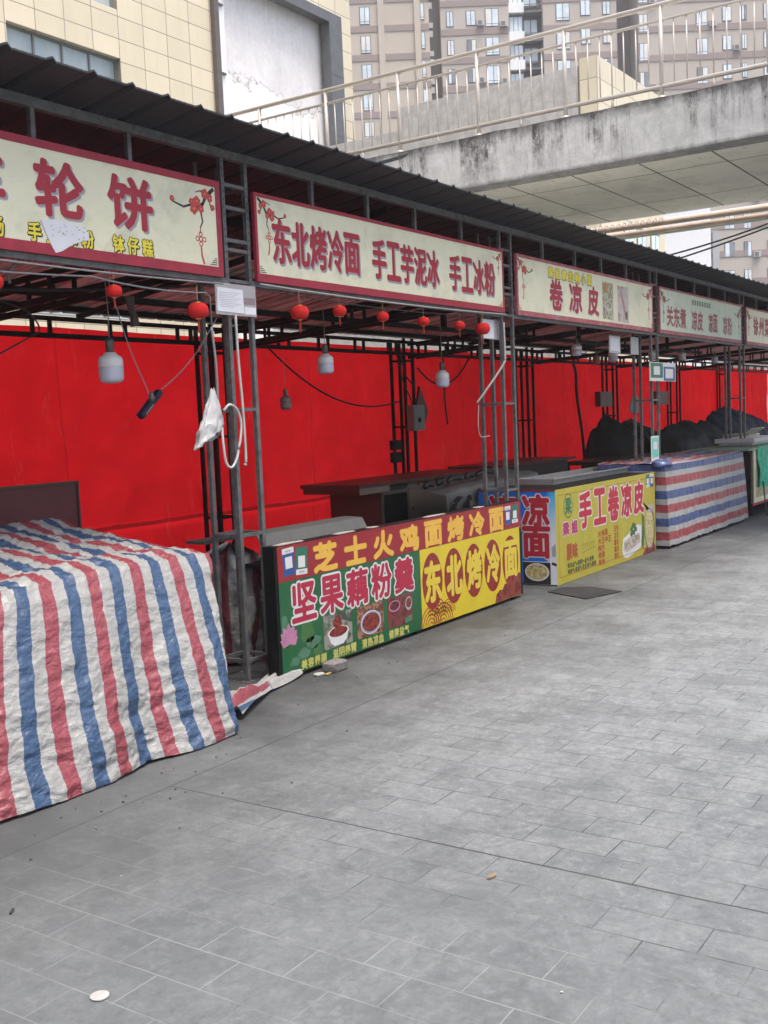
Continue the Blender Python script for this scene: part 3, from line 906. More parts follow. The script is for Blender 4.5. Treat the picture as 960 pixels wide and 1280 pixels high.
# fifth sign
t, fr = sign(16.455, 19.97, 2.50, 3.05, 'faded cream sign at the right edge, last of the signs in view', cream, frame_worn, .024, .045)
b = MB()
write_row(b, '徐州菜煎饼', fr, 16.86, .335, .27, 2.66, 2.93, ink_fade, .013, .0012)
b.build('large_lettering', t)
b = MB(); plum(b, 16.49, 3.01, -1, 1.1, fr, ink_black, ink_fade); b.build('plum_branch', t)

# ================================================================ STALL COUNTERS
def payment_card(parent, fr, a, z, w_, h, mm, tilt=0.0):
    b = MB()
    def q(u0, u1, v0, v1, m, d):
        b.use(m)
        c, s = math.cos(tilt), math.sin(tilt)
        pts = []
        for u, v in ((u0, v0), (u1, v0), (u1, v1), (u0, v1)):
            du, dv = u * w_, v * h
            pts.append((a + du * c - dv * s, z + du * s + dv * c))
        b.poly(pts, fr, 0, d)
    q(0, 1, 0, 1, ink_white, .0015)
    q(0, 1, .0, .80, mm, .0021) if mm is blue_card else q(0, 1, .2, 1, mm, .0021)
    q(.2, .8, .26, .68, ink_white, .0027)
    q(.25, .75, .86, .92, ink_grey, .0024) if mm is blue_card else q(.25, .75, .07, .13, ink_grey, .0024)
    return b.build('payment_card', parent)

# ---- second stall: red, green and yellow front board
Y2 = 4.209
t = thing('stall_counter', 'stall counter with a red, green and yellow front board and black left end', 'stall counter', (6.73, 4.5, 0))
fr = front(Y2)
MB().use(black).box(5.05, 8.43, Y2 + .004, Y2 + .095, .035, .852).build('board_case', t)
b = MB().use(black)
for x in (5.15, 6.7, 8.3): b.box(x - .03, x + .03, Y2 + .02, Y2 + .085, 0, .036)
b.build('case_foot', t)
b = MB().use(steel_dk)
b.box(5.36, 8.40, Y2 + .152, Y2 + .60, .66, .69)
b.build('work_top', t)
for x, y in ((5.40, 4.76), (8.36, 4.76), (6.9, 4.76)):
    MB().use(steel_dk).box(x - .02, x + .02, y - .02, y + .02, 0, .659).build('leg', t)
b = MB()
b.use(board_red).rect(5.075, 8.42, .625, .848, fr, -.003, .001)
b.use(board_green).rect(5.075, 6.73, .028, .6235, fr, -.003, .001)
b.use(board_yel).rect(6.7315, 8.42, .028, .6235, fr, -.003, .001)
b.use(black).rect(8.385, 8.42, .03, .62, fr, 0, .0022)
fp = b.build('front_board', t)
b = MB(); write_row(b, '芝士火鸡面烤冷面', fr, 5.445, .343, .245, .640, .818, ink_gold, .0115, .0018); b.build('yellow_lettering', t)
b = MB()
for i, ch in enumerate('坚果藕粉羹'):
    a = 5.195 + i * .297
    write(b, ch, fr, a, a + .245, .355, .592, ink_white, .022, .0016, 12)
    write(b, ch, fr, a, a + .245, .355, .592, mat('print_crimson', (0.30, 0.010, 0.035), .4, .06), .0085, .0026)
b.build('red_lettering', t)
b = MB()
for i, s in enumerate(('美容养颜', '滋阴养胃', '清热凉血', '健脾益气')):
    write_row(b, s, fr, 5.262 + i * .338, .069, .058, .040, .100, ink_pale, .0028, .0018, 6)
    b.build('small_lettering', t); b = MB()
# three bowl photos
beans = m_food('photo_red_beans', (0.08, 0.010, 0.008), (0.22, 0.025, 0.014), (0.05, 0.01, 0.01), 70)
nuts = m_food('photo_mixed_nuts', (0.10, 0.03, 0.02), (0.26, 0.13, 0.075), (0.06, 0.02, 0.02), 50)
soup = m_food('photo_dark_soup', (0.075, 0.013, 0.012), (0.14, 0.03, 0.03), (0.07, 0.015, 0.012), 22)
bgp = m_food('photo_green_table', (0.035, 0.045, 0.03), (0.20, 0.19, 0.165), (0.05, 0.08, 0.04), 22)
b = MB().use(bgp).rect(5.51, 5.83, .112, .338, fr, 0, .0016)
b.use(ink_white).poly([(5.555, .205), (5.785, .205), (5.76, .15), (5.72, .122), (5.62, .122), (5.58, .15)], fr, 0, .0022)
b.ell(5.67, .208, .118, .042, fr, 0, .0026); b.use(beans).ell(5.67, .212, .103, .034, fr, 0, .0031)
b.ell(5.665, .275, .05, .045, fr, 0, .0028, 14, 0, .2); b.poly([(5.63, .30), (5.65, .22), (5.70, .22), (5.69, .30)], fr, 0, .0029)
b.build('bowl_photo', t)
b = MB().use(nuts).rect(5.89, 6.215, .112, .332, fr, 0, .0016)
b.use(ink_white).ell(6.055, .205, .125, .082, fr, 0, .0022); b.use(mat('photo_bowl_blue', (.18, .22, .35), .4)).ell(6.055, .205, .117, .075, fr, 0, .0026)
b.use(beans).ell(6.055, .206, .104, .064, fr, 0, .0031)
b.build('bowl_photo', t)
b = MB().use(soup).rect(6.275, 6.60, .112, .332, fr, 0, .0016)
b.use(ink_pink).ell(6.36, .265, .075, .042, fr, 0, .0022); b.use(soup).ell(6.36, .268, .062, .032, fr, 0, .0027)
b.use(ink_grey).ell(6.55, .255, .045, .05, fr, 0, .0022); b.use(soup).ell(6.55, .26, .036, .036, fr, 0, .0027)
b.use(circle_red).poly([(6.275, .332), (6.31, .332), (6.305, .18), (6.275, .18)], fr, 0, .0021)
b.use(ink_mint).poly([(6.49, .15), (6.59, .17), (6.59, .12), (6.50, .115)], fr, 0, .0021)
b.build('bowl_photo', t)
# lotus
b = MB().use(ink_pink)
for k, (an, L) in enumerate(((158, .075), (22, .075), (135, .092), (45, .092), (115, .104), (65, .104), (90, .11))):
    c, s = math.cos(R(an)), math.sin(R(an))
    cx, cz = 5.150, .225; L *= 1.25
    b.poly([(cx, cz), (cx + c * L * .55 - s * .034, cz + s * L * .55 + c * .034), (cx + c * L, cz + s * L), (cx + c * L * .55 + s * .034, cz + s * L * .55 - c * .034)], fr, 0, .0016 + .0002 * k)
for cx, cz, ra, rz, m in ((5.34, .27, .075, .075, ink_green), (5.40, .20, .07, .045, ink_mint), (5.30, .14, .06, .035, ink_mint), (5.20, .105, .055, .03, ink_mint), (5.44, .13, .05, .04, ink_green), (5.115, .36, .035, .06, ink_mint)):
    b.use(m).ell(cx, cz, ra, rz, fr, 0, .0014, 12, .4, .25)
b.use(ink_green)
for a, z0, z1 in ((5.165, .06, .235), (5.36, .05, .25), (5.25, .04, .13)): b.rect(a - .004, a + .004, z0, z1, fr, 0, .0018)
b.build('lotus_print', t)
b = MB()
for i in range(5):
    a = 6.90 + i * .325
    b.use(circle_red).ell(a, .365 - .004 * i, .147, .218, fr, 0, .0016 + .00005 * i, 32)
b.build('red_disc', t)
b = MB(); write_row(b, '东北烤冷面', fr, 6.795, .325, .222, .215, .515, mat('print_bright_yellow', (0.52, 0.40, 0.035), .4, .05), .0135, .0026); b.build('large_lettering', t)
b = MB().use(ink_orange)
for cx, cz, r in ((6.86, .032, .15), (7.04, .032, .15), (6.95, .10, .13), (7.12, .085, .11)):
    for q in range(5):
        r0, r1 = r * (1 - q * .2), r * (1 - q * .2 - .08)
        n = 16
        o = [(cx + r0 * math.cos(math.pi * k / n), cz + r0 * math.sin(math.pi * k / n) * 1.0) for k in range(n + 1)]
        i_ = [(cx + r1 * math.cos(math.pi * k / n), cz + r1 * math.sin(math.pi * k / n) * 1.0) for k in range(n + 1)]
        for k in range(n): b.poly([o[k], o[k + 1], i_[k + 1], i_[k]], fr, 0, .0014)
b.build('wave_print', t)
meat = m_food('photo_red_meat', (0.10, 0.016, 0.012), (0.20, 0.036, 0.026), (0.07, 0.01, 0.01), 26)
b = MB().use(meat).poly([(7.90, .032), (7.93, .10), (7.99, .13), (8.03, .12), (8.08, .165), (8.16, .17), (8.22, .20), (8.29, .19), (8.345, .23), (8.384, .22), (8.384, .032)], fr, 0, .0034)
b.build('meat_photo', t)
payment_card(t, fr, 5.130, .655, .115, .175, blue_card, .05); payment_card(t, fr, 5.252, .650, .115, .175, green_card, -.04)
payment_card(t, fr, 8.125, .665, .105, .158, blue_card); payment_card(t, fr, 8.255, .668, .110, .155, green_card)
b = MB().use(steel)
for x in (5.12, 5.7, 6.4, 7.1, 7.8, 8.35):
    b.lathe((x, Y2 - .001, .838), [(.006, 0), (.005, .003), (.001, .004)], 8, (0, -1, 0))
b.build('screw', t)
# scraps of tape and peeled film on top of the case, and the loose corrugated sheet behind it
film_m = (mat('peeled_film', (.30, .27, .24), .6, .3, 20))
for x, l in ((5.12, .28), (5.75, .22), (6.15, .10), (6.9, .30), (7.7, .12)):
    b = MB().use(film_m); b.poly([(x, Y2 + .01), (x + l * .9, Y2 + .02), (x + l, Y2 + .06), (x + l * .4, Y2 + .085), (x - .02, Y2 + .06)], lambda a, z, d: (a, z, .8525 + d), 0, .003)
    b.build('peeled_film', t)
b = MB().use(mat('ridged_sheet', (0.085, 0.084, 0.08), .6, .15, 10))
n = 90
vs, fs = [], []
for i in range(n + 1):
    x = 5.35 + 1.22 * i / n
    for y, z in ((4.56, .80), (4.60, .875), (4.76, .88)):
        vs.append((x, y + .008 * (i % 2), z + .008 * (i % 2)))
for i in range(n):
    for j in range(2):
        fs.append((i * 3 + j, i * 3 + 3 + j, i * 3 + 4 + j, i * 3 + 1 + j))
b.add(vs, fs).at(5.7, 4.7, .81)
tag(b.build('ridged_sheet', solid=.006), 'grey ridged sheet lying on the left end of the red and green counter', 'sheet')

# ---- third stall: lemon board with a blue end panel
Y3, X3 = 4.156, 9.033
t = thing('stall_counter', 'stall counter with lemon yellow front board and blue end panel', 'stall counter', (10.36, 4.5, 0))
fr, fe = front(Y3), endp(X3)
MB().use(black).box(X3 + .004, 11.72, Y3 + .004, 4.95, .012, .885).build('counter_case', t)
b = MB().use(board_yel2).rect(X3, 11.69, .004, .893, fr, -.004, .001)
b.use(ink_orange)
for a0, a1, z0, z1 in ((9.09, 11.62, .068, .073), (9.09, 11.62, .835, .84), (9.09, 9.096, .068, .84), (11.614, 11.62, .068, .84)): b.rect(a0, a1, z0, z1, fr, 0, .0016)
b.build('front_board', t)
b = MB().use(m_bluepanel()).rect(4.955, Y3, .012, .893, fe, -.004, .001)
b.use(circle_red).rect(4.955, Y3, .880, .896, fe, 0, .003)
b.build('end_board', t)
b = MB()
for s, a0 in (('凉面', 4.490), ('凉皮', 4.830)):
    for ch, z0, z1 in ((s[0], .56, .845), (s[1], .268, .545)):
        write(b, ch, fe, a0, a0 - .265, z0, z1, ink_white, .024, .0016, 12)
        write(b, ch, fe, a0, a0 - .265, z0, z1, ink_red, .013, .0026)
    b.build('red_lettering', t); b = MB()
noodle = m_food('photo_noodles', (0.30, 0.24, 0.08), (0.48, 0.42, 0.22), (0.10, 0.11, 0.04), 60)
b = MB().use(ink_white).rect(4.50, 4.215, .010, .225, fe, 0, .0015); b.use(ink_black).rect(4.50, 4.222, .012, .218, fe, 0, .0020)
b.use(ink_white).ell(4.36, .125, .125, .085, fe, 0, .0026); b.use(noodle).ell(4.36, .128, .108, .07, fe, 0, .0032)
b.build('noodle_photo', t)
b = MB().use(ink_grey).poly([(4.205, .36), (4.165, .40), (4.158, .30), (4.175, .27), (4.205, .28)], fe, 0, .0016)
b.use(ink_black).poly([(4.205, .225), (4.158, .21), (4.158, .185), (4.208, .20)], fe, 0, .0017)
b.build('waterside_print', t)
b = MB().use(green_card)
n = 28
for rr, dd, m in ((.118, .0014, mat('print_dark_green', (.02, .13, .06), .5)), (.106, .0019, board_yel2)):
    b.use(m).ell(9.318, .725, rr * .9, rr, fr, 0, dd, n)
write(b, '梁', fr, 9.25, 9.386, .65, .80, MATS['print_dark_green'], .006, .0024)
b.build('round_emblem', t)
b = MB()
for s, a0, p, wd, z0, z1, bo, m, ow in (('梁姐', 9.185, .20, .135, .455, .57, .009, mat('print_plum', (.33, .03, .12), .5), .014),
                                        ('手工卷凉皮', 9.575, .365, .285, .485, .815, .017, ink_red, .028)):
    for i, ch in enumerate(s):
        a = a0 + i * p
        write(b, ch, fr, a, a + wd, z0 + .012 * 0, z1, ink_white, bo + ow * .55, .0014, 10)
        write(b, ch, fr, a, a + wd, z0, z1, m, bo, .0024)
    b.build('large_lettering', t); b = MB()
write_row(b, '原味', fr, 9.255, .135, .115, .215, .355, ink_orange, .009, .0016)
b.build('medium_lettering', t)
for i, (s, c) in enumerate((('火鸡面', '5元'), ('大王中王', '2元'), ('肉片', '1元'), ('烤肠', '1元'), ('辣条', '1元'))):
    z = .345 - i * .072; b = MB()
    write_row(b, s, fr, 10.02, .088, .072, z, z + .058, ink_orange, .0045, .0016, 6)
    b.build('small_lettering', t); b = MB()
    write_row(b, c, fr, 10.445, .065, .05, z + .012, z + .066, ink_orange, .004, .0016, 6)
    b.build('price', t)
for s, z in (('黄瓜丝、胡萝卜丝、海带', .135), ('鸡肉、香菜、花生碎、蒜蓉', .078)):
    b = MB()
    write_row(b, s, fr, 9.265, .058, .046, z, z + .045, mat('print_dark_olive', (.06, .07, .02), .5), .0035, .0016, 6)
    b.build('small_lettering', t)
b = MB().use(mat('pen_mark', (.10, .14, .04), .5))
for k in range(6):
    a = 9.62 + k * .055
    b.poly([(a, .265 + .006 * (k % 3)), (a + .006, .265), (a + .030, .325), (a + .024, .33)], fr, 0, .0013); b.poly([(a + .005, .31), (a + .04, .315), (a + .04, .321), (a + .005, .316)], fr, 0, .0013)
b.poly([(9.60, .235), (9.96, .262), (9.96, .268), (9.60, .241)], fr, 0, .0013)
b.build('pen_marks', t)
dish = m_food('photo_rolls', (0.22, 0.17, 0.13), (0.40, 0.36, 0.32), (0.28, 0.24, 0.20), 30)
b = MB().use(ink_white).poly([(10.66, .12), (10.70, .05), (10.82, .03), (11.20, .10), (11.25, .16), (11.23, .34), (11.12, .36), (10.80, .27), (10.70, .25)], fr, 0, .0016)
b.use(dish).poly([(10.69, .125), (10.80, .09), (11.19, .16), (11.18, .26), (10.95, .25), (10.72, .22)], fr, 0, .0022)
b.use(ink_green)
for k in range(9): b.ell(10.96 + .033 * (k % 5) - .02, .28 + .035 * (k // 3) + .01 * (k % 2), .035, .03, fr, 0, .0026 + .0001 * k, 9, k, .3)
b.poly([(11.22, .15), (11.27, .34), (11.25, .47), (11.33, .42), (11.33, .20), (11.28, .06)], fr, 0, .0019)
b.build('dish_photo', t)
b = MB().use(ink_grey).poly([(11.28, .60), (11.38, .50), (11.64, .56), (11.66, .42), (11.40, .50)], fr, 0, .0014)
b.use(ink_black).ell(11.50, .255, .155, .245, fr, 0, .0022, 24); b.use(ink_grey).ell(11.49, .27, .14, .225, fr, 0, .0027, 24); b.use(noodle).ell(11.49, .275, .12, .195, fr, 0, .0032, 24)
b.use(meat).poly([(11.28, .03), (11.36, .075), (11.52, .06), (11.66, .09), (11.67, .01), (11.28, .005)], fr, 0, .0036)
b.build('noodle_photo', t)
payment_card(t, fr, 11.42, .735, .10, .14, green_card, .04); payment_card(t, fr, 11.54, .735, .10, .14, blue_card, -.03)
# tray and dark box on that counter
b = MB().use(mat('tray_steel', (.27, .27, .265), .4, .2, 6, .3))
b.box(9.80, 12.00, 4.52, 4.535, .888, .945); b.box(9.80, 12.00, 4.96, 4.975, .888, .945)
b.box(9.785, 9.80, 4.52, 4.975, .888, .945); b.box(12.0, 12.015, 4.52, 4.975, .888, .945); b.box(9.80, 12.0, 4.535, 4.96, .888, .90)
b.box(9.77, 12.03, 4.50, 4.52, .938, .95)
tag(b.at(10.9, 4.75, .888).build('metal_tray'), 'long shallow grey metal tray on the lemon yellow counter', 'tray')

# ---- fifth stall counter beyond the striped one
Y5 = 4.07
t = thing('stall_counter', 'cream stall counter with red lower edge at the right end, green net draped over it', 'stall counter', (17.1, 4.5, 0))
fr = front(Y5)
MB().use(black).box(15.46, 18.7, Y5 + .004, 4.9, .17, .93).build('counter_case', t)
b = MB().use(cream).rect(15.45, 18.7, .20, .955, fr, -.01, .001); b.use(frame_red).rect(15.45, 18.7, .165, .20, fr, -.01, .004)
b.use(wood_pale).rect(15.45, 15.52, .20, .99, fr, -.02, .006)
b.use(noodle).rect(15.62, 16.3, .27, .45, fr, 0, .002)
b.build('front_board', t)
MB().use(mat('green_top', (.16, .26, .18), .5)).box(15.2, 18.75, Y5 - .02, 4.95, .957, .985).build('counter_top', t)
b = MB().use(steel_dk)
for x in (15.7, 17.0, 18.5):
    for y in (4.15, 4.8): b.bar((x, y, 0), (x, y, .17), .03)
b.build('leg', t)
def fn(u, v):
    x = 15.66 + 2.6 * u; z = .995 - .58 * v
    return (x, Y5 - .022 - .02 * (1 + math.sin(x * 31 + 2 * math.sin(z * 5))) * (.3 + v) - .02 * fbm(x * 3, z * 3, 1), z + .03 * fbm(x * 2, 0, 5) * v)
b = MB().use(cloth_green).grid(110, 26, fn).at(16.9, Y5, .5)
tag(b.build('green_net'), 'bright green net draped over the cream counter at the right edge', 'net', None)
b = MB().use(plastic_w).box(16.2, 17.6, 4.26, 4.75, 1.0, 1.04).box(16.15, 17.65, 4.22, 4.80, 1.04, 1.10)
b.use(cloth_green).box(16.6, 17.4, 4.3, 4.7, .986, 1.0)
tag(b.at(16.9, 4.5, .99).build('storage_box'), 'white plastic box lid on top of the green topped counter at the right edge', 'box')

# ================================================================ STRIPED SHEETS
def sheet1():
    b = MB().use(stripe1)
    XE = 4.305
    rnd = 0.07
    def prof(q):      # q: length along the sheet from the hem up, over the front edge and back
        zt, yt, y0 = .93, 4.08, 3.745
        L1 = math.hypot(zt, yt - y0)
        if q < L1:
            k = q / L1
            return y0 + (yt - y0) * (k ** 1.25), .012 + (zt - .012) * k, k
        r = q - L1
        k = min(1, r / 1.2)
        return yt + r * .99, zt + .155 * k - .03 * math.sin(math.pi * k), 1 + k
    LT = 2.25
    def place(s, q):
        y, z, k = prof(q)
        # round the front edge
        kk = max(0, 1 - abs(k - 1) / .10)
        z -= .018 * kk; y += .014 * kk
        dk_ = max(0, 1 - k)
        x = s - .13 * dk_ + .10 * dk_ ** 3 - .09 * max(0, (1 - k)) * max(0, (s - 3.3)) * .9
        drop = max(0, 1 - k)
        x -= .19 * drop * max(0, min(1.2, (4.15 - s) / 1.0))
        fold = .034 * drop * math.sin(s * 5.3 + .9) + .016 * drop * math.sin(s * 11.7 + 2.0 * drop) + .03 * drop * fbm(s * 2.4, q * 1.5, 3)
        wr = .022 * fbm(s * 3.6 + .9 * fbm(s, q, 5), q * 7.5, 2.2, 5) + .010 * fbm(s * 13, q * 17, 6.5, 4) + .012 * (.5 - abs(fbm(s * 9 + fbm(s * 4, q * 4, 8), q * 17, 1.5, 4))) + .007 * (.5 - abs(fbm(s * 24, q * 40, 4.5, 3)))
        hem = max(0, 1 - q / .16)
        y += fold * .9 - hem * .012 * (1 + math.sin(s * 7)) + .24 * max(0, 3.3 - s) * drop
        if k <= 1:
            y -= wr * (.35 + .45 * drop); z += .006 * math.sin(s * 9) * hem
            x += .010 * fbm(s * 4, q * 5, 9)
        else:
            z += wr * .9 + .035 * fbm(s * 1.6, y * 2.2, 7) - (.05 * math.exp(-((s - 2.6) / .5) ** 2) * math.exp(-((y - 4.5) / .25) ** 2))
        return x, y, max(z, .008)
    nu, nv = 330, 240
    S0 = 0.9
    def fnA(u, v):
        q = v * LT
        k = min(1, q / .99)
        s1 = XE - .11 + .15 * k            # right edge follows the end fold of the table
        s = S0 + (s1 - S0) * u
        p = place(s, q)
        e = max(0, (u - .97) / .03)
        if q > 1.0: p = (p[0], p[1], p[2] - .02 * e * e)
        return p
    def uvA(u, v):
        k = min(1, v * LT / .99)
        s = S0 + (XE - .11 + .15 * k - S0) * u
        return (s + .052, v * LT)
    b.grid(nu, nv, fnA, uvA)
    # the end of the sheet hanging over the table's right end
    def fnB(u, v):
        q = .99 + (LT - .99) * u
        top = Vector(fnA(1, q / LT))
        fq = .99 * (1 - v)
        edge = Vector(fnA(1, fq / LT))          # front corner edge at the same height
        back = Vector((top.x + .03 + .06 * v, top.y, top.z - .92 * v))
        wgt = (1 - u) ** 2.2
        p = back.lerp(edge, wgt) if v > 0 else top
        o = .03 * fbm(u * 5, v * 6, 3.3) * min(1, v * 4) * min(1, u * 5)
        return (p.x + o + .03 * math.sin(u * 14) * v * min(1, u * 4), p.y, max(p.z, .03 + .05 * u))
    b.grid(46, 60, fnB, lambda u, v: (XE + .092 + v * .92, .99 + u))
    b.at(2.6, 4.5, 0)
    return tag(b.build('striped_sheet'), 'large red, white and blue striped sheet draped over a table in the left foreground', 'tarpaulin')
sheet1()
def sheet4():
    b = MB().use(stripe2)
    x0, x1, zt = 11.83, 15.02, .955
    Y = 4.045
    H_ = .93
    def fnF(u, v):
        x = x0 + (x1 - x0) * u
        z = .035 + (zt - .035) * v
        rip = .005 * math.sin(x * 40 + 2.5 * fbm(x * 3, z, 2)) * (1.1 - v) + .010 * fbm(x * 6, z * 2.0, 4, 4)
        return (x + .10 * (1 - v) * u, Y - rip + .03 * v, z - .02 * fbm(x * 3, 0, 7) * (1 - v) - .012 * math.sin(u * math.pi) * v)
    b.grid(210, 60, fnF, lambda u, v: (.16 + v * H_, u * 3.2))
    def fnT(u, v):
        p = fnF(u, 1)
        return (p[0], p[1] + .85 * v, p[2] + .018 * math.sin(math.pi * min(1, v * 2)) + .03 * v + .02 * fbm(p[0] * 4, v * 3, 5) * min(1, v * 5))
    b.grid(140, 24, fnT, lambda u, v: (.16 + H_ + v * .85, u * 3.2))
    def fnL(u, v):
        p = fnF(0, v)
        return (p[0] + .012 * fbm(u * 6, v * 5, 3) * min(1, u * 5), p[1] + .80 * u, p[2] + .02 * u)
    b.grid(24, 50, fnL, lambda u, v: (.16 + v * H_, 3.4 + u * .8))
    def fnR(u, v):
        p = fnF(1, v)
        return (p[0] + .012 * fbm(u * 6, v * 5, 8) * min(1, u * 5), p[1] + .80 * u, p[2] + .02 * u)
    b.grid(24, 50, fnR, lambda u, v: (.16 + v * H_, 4.4 + u * .8))
    def fnK(u, v):          # bunched corner at the top left
        a = u * 2 * math.pi; c = math.pi * (v - .5)
        r = 1 + .25 * fbm(u * 5, v * 5, 2)
        return (x0 + .11 + .15 * r * math.cos(a) * math.cos(c), Y + .12 + .12 * r * math.sin(a) * math.cos(c), zt - .0 + .065 * r * math.sin(c))
    b.grid(22, 14, fnK, lambda u, v: (.43, u))
    b.at(13.4, 4.45, 0)
    return tag(b.build('striped_sheet'), 'dusty striped sheet with level stripes wrapped tightly round the fourth counter', 'tarpaulin')
sheet4()
# striped tail on the paving
def tail():
    b = MB().use(stripe1)
    def fn(u, v):
        x = 4.30 + .95 * u
        pinch = .30 + .70 * abs(u - .55) ** .8
        if u > .55: pinch = .30 + .5 * (u - .55)
        y = 4.02 + .28 * u + (v - .5) * .42 * pinch
        z = .012 + .09 * (1 - u * .6) * math.sin(math.pi * v) * (.5 + .5 * fbm(u * 5, v * 4, 1)) + .035 * (1 + math.sin(v * 16 + u * 6)) * pinch
        return (x, y, max(z, .006))
    b.grid(60, 30, fn, lambda u, v: (v * .50 + .055 + .10 * u, u) if u < .60 else (.03 + v * .02, u))
    b.at(4.8, 4.2, 0)
    return tag(b.build('striped_sheet'), 'twisted tail of striped sheet lying on the paving by the first lattice pillar', 'tarpaulin')
tail()
# bundle behind the first pillar
def bundle():
    b = MB().use(stripe1)
    def fn(u, v):
        a = u * 2 * math.pi
        r = (.20 + .05 * math.sin(v * 3.0)) * (1 + .22 * fbm(2 * math.cos(a), 2 * math.sin(a), v * 3, 4)) * (1 if v < .92 else (1 - v) / .08 * .9 + .1)
        return (5.42 + r * math.cos(a) * .80, 4.90 + r * math.sin(a) * .75, .01 + .80 * v + .03 * fbm(math.cos(a) * 2, math.sin(a) * 2, 7))
    b.grid(64, 50, fn, lambda u, v: (u * 1.385, v * .8))
    b.at(5.42, 4.9, 0)
    return tag(b.build('striped_sheet'), 'rolled up striped sheet standing behind the first lattice pillar', 'tarpaulin')
bundle()

# ================================================================ LANTERNS AND BULBS
def lantern0():
    t = thing('red_lantern', 'lantern', 'lantern', (0, 0, 0), 'small red lanterns hanging below the signs')
    b = MB().use(lantern_red)
    prof = [(.30, .36), (.62, .34), (.86, .24), (.98, .09), (1.0, 0), (.98, -.09), (.86, -.24), (.62, -.34), (.30, -.36)]
    n = 24
    vs, fs = [], []
    for r, z in prof:
        for k in range(n):
            rr = r * (1 - .035 * (k % 2)) * .5
            vs.append((rr * math.cos(2 * math.pi * k / n), rr * math.sin(2 * math.pi * k / n), z))
    for i in range(len(prof) - 1):
        for k in range(n):
            fs.append((i * n + k, (i + 1) * n + k, (i + 1) * n + (k + 1) % n, i * n + (k + 1) % n))
    b.add(vs, fs, True).build('lantern_body', t)
    MB().use(gold).lathe((0, 0, .35), [(.16, 0), (.17, .03), (.12, .05), (.03, .06)], 14).lathe((0, 0, -.42), [(.05, 0), (.13, .02), (.16, .06)], 14).build('lantern_cap', t)
    MB().use(mat('gold_cord', (.62, .42, .2), .6)).tube([(0, 0, .40), (.01, 0, .75), (-.01, 0, 1.15)], .014, 6).build('cord', t)
    b = MB().use(mat('tassel_red', (.50, .05, .02), .8, .2, 40))
    b.lathe((0, 0, -.46), [(.02, .04), (.05, .0), (.045, -.05), (.03, -.07), (.05, -.12), (.06, -.55), (.02, -.56)], 10)
    b.build('tassel', t)
    return t
L0 = lantern0()
LN = [(3.312, 2.340, .094, 'small red lantern at the left edge of the picture'),
      (4.070, 2.352, .088, 'small red lantern above the nearest big white bulb'),
      (4.712, 2.288, .126, 'large red lantern beside the white notice on the first lattice pillar'),
      (5.680, 2.333, .126, 'larger red lantern at the left end of the second sign'),
      (6.133, 2.371, .098, 'small red lantern second from left under the second sign, before a dark hanger'),
      (6.675, 2.362, .093, 'small red lantern third from left under the second sign'),
      (7.250, 2.357, .095, 'small red lantern fourth from left under the second sign'),
      (7.819, 2.354, .092, 'small red lantern fifth from left under the second sign'),
      (8.220, 2.346, .130, 'red lantern overlapping the pale notice on the second lattice pillar')]
for i, (x, z, d, lab) in enumerate(LN):
    o = L0 if i == 0 else dup(L0)
    o.location = (x, 4.41, z); o.scale = (d, d, d * 1.0); o['label'] = lab
    o.rotation_euler.z = i * .7
def bulb0():
    t = thing('light_bulb', 'bulb', 'light bulb', (0, 0, 0), 'large bulbs hanging in the stalls')
    MB().use(bulb_white).lathe((0, 0, 0), [(.24, .60), (.30, .50), (.46, .40), (.5, .28), (.5, .02), (.485, .0)], 24).build('bulb_housing', t)
    MB().use(bulb_diff).lathe((0, 0, 0), [(.485, 0.0), (.5, -.02), (.5, -.42), (.46, -.55), (.36, -.63), (.15, -.66), (.02, -.665)], 24).build('diffuser', t)
    MB().use(socket_m).lathe((0, 0, .60), [(.14, 0), (.17, .02), (.15, .10), (.17, .12), (.15, .20), (.19, .22), (.19, .50), (.13, .56), (.03, .60)], 16).build('socket', t)
    MB().use(wire_g).tube([(0, 0, 1.15), (.03, 0, 2.2), (-.02, .0, 3.4), (0, 0, 4.6)], .022, 6).build('cord', t)
    return t
B0 = bulb0()
BL = [(4.46, 4.9, 1.985, .145, 'big clean white bulb hanging nearest, in front of the left red wall'),
      (6.60, 4.9, 2.050, .122, 'white bulb hanging left of the middle in the second stall'),
      (8.34, 4.9, 1.950, .122, 'white bulb hanging lower, near the right end of the second stall'),
      (11.34, 4.9, 2.300, .118, 'white bulb hanging high in the third stall, left of two notices'),
      (12.42, 4.9, 2.255, .116, 'white bulb just left of the notices in the third stall'),
      (13.80, 4.9, 2.300, .098, 'white bulb right behind the blue payment card in the fourth stall'),
      (15.02, 4.9, 2.320, .100, 'white bulb in the middle of the fourth stall, against the truss'),
      (16.55, 4.9, 2.310, .095, 'farthest white bulb, beside the fourth lattice pillar')]
for i, (x, y, z, d, lab) in enumerate(BL):
    o = B0 if i == 0 else dup(B0)
    o.location = (x, y, z); o.scale = (d,) * 3; o['label'] = lab
    if i > 2: o.scale.z = d * .92
o = dup(B0); o.location = (6.47, 5.2, 1.77); o.scale = (.086,) * 3; o['label'] = 'small dusty dark bulb hanging low in the second stall'
for c in o.children:
    if c.name.startswith(('bulb_housing', 'diffuser')):
        c.data = c.data.copy(); c.data.materials[0] = bulb_dark
o = dup(B0); o.location = (12.15, 5.0, 2.215); o.scale = (.085,) * 3; o['label'] = 'pinkish dusty bulb behind the white bulbs of the third stall'
for c in o.children:
    if c.name.startswith(('bulb_housing', 'diffuser')):
        c.data = c.data.copy(); c.data.materials[0] = bulb_dark

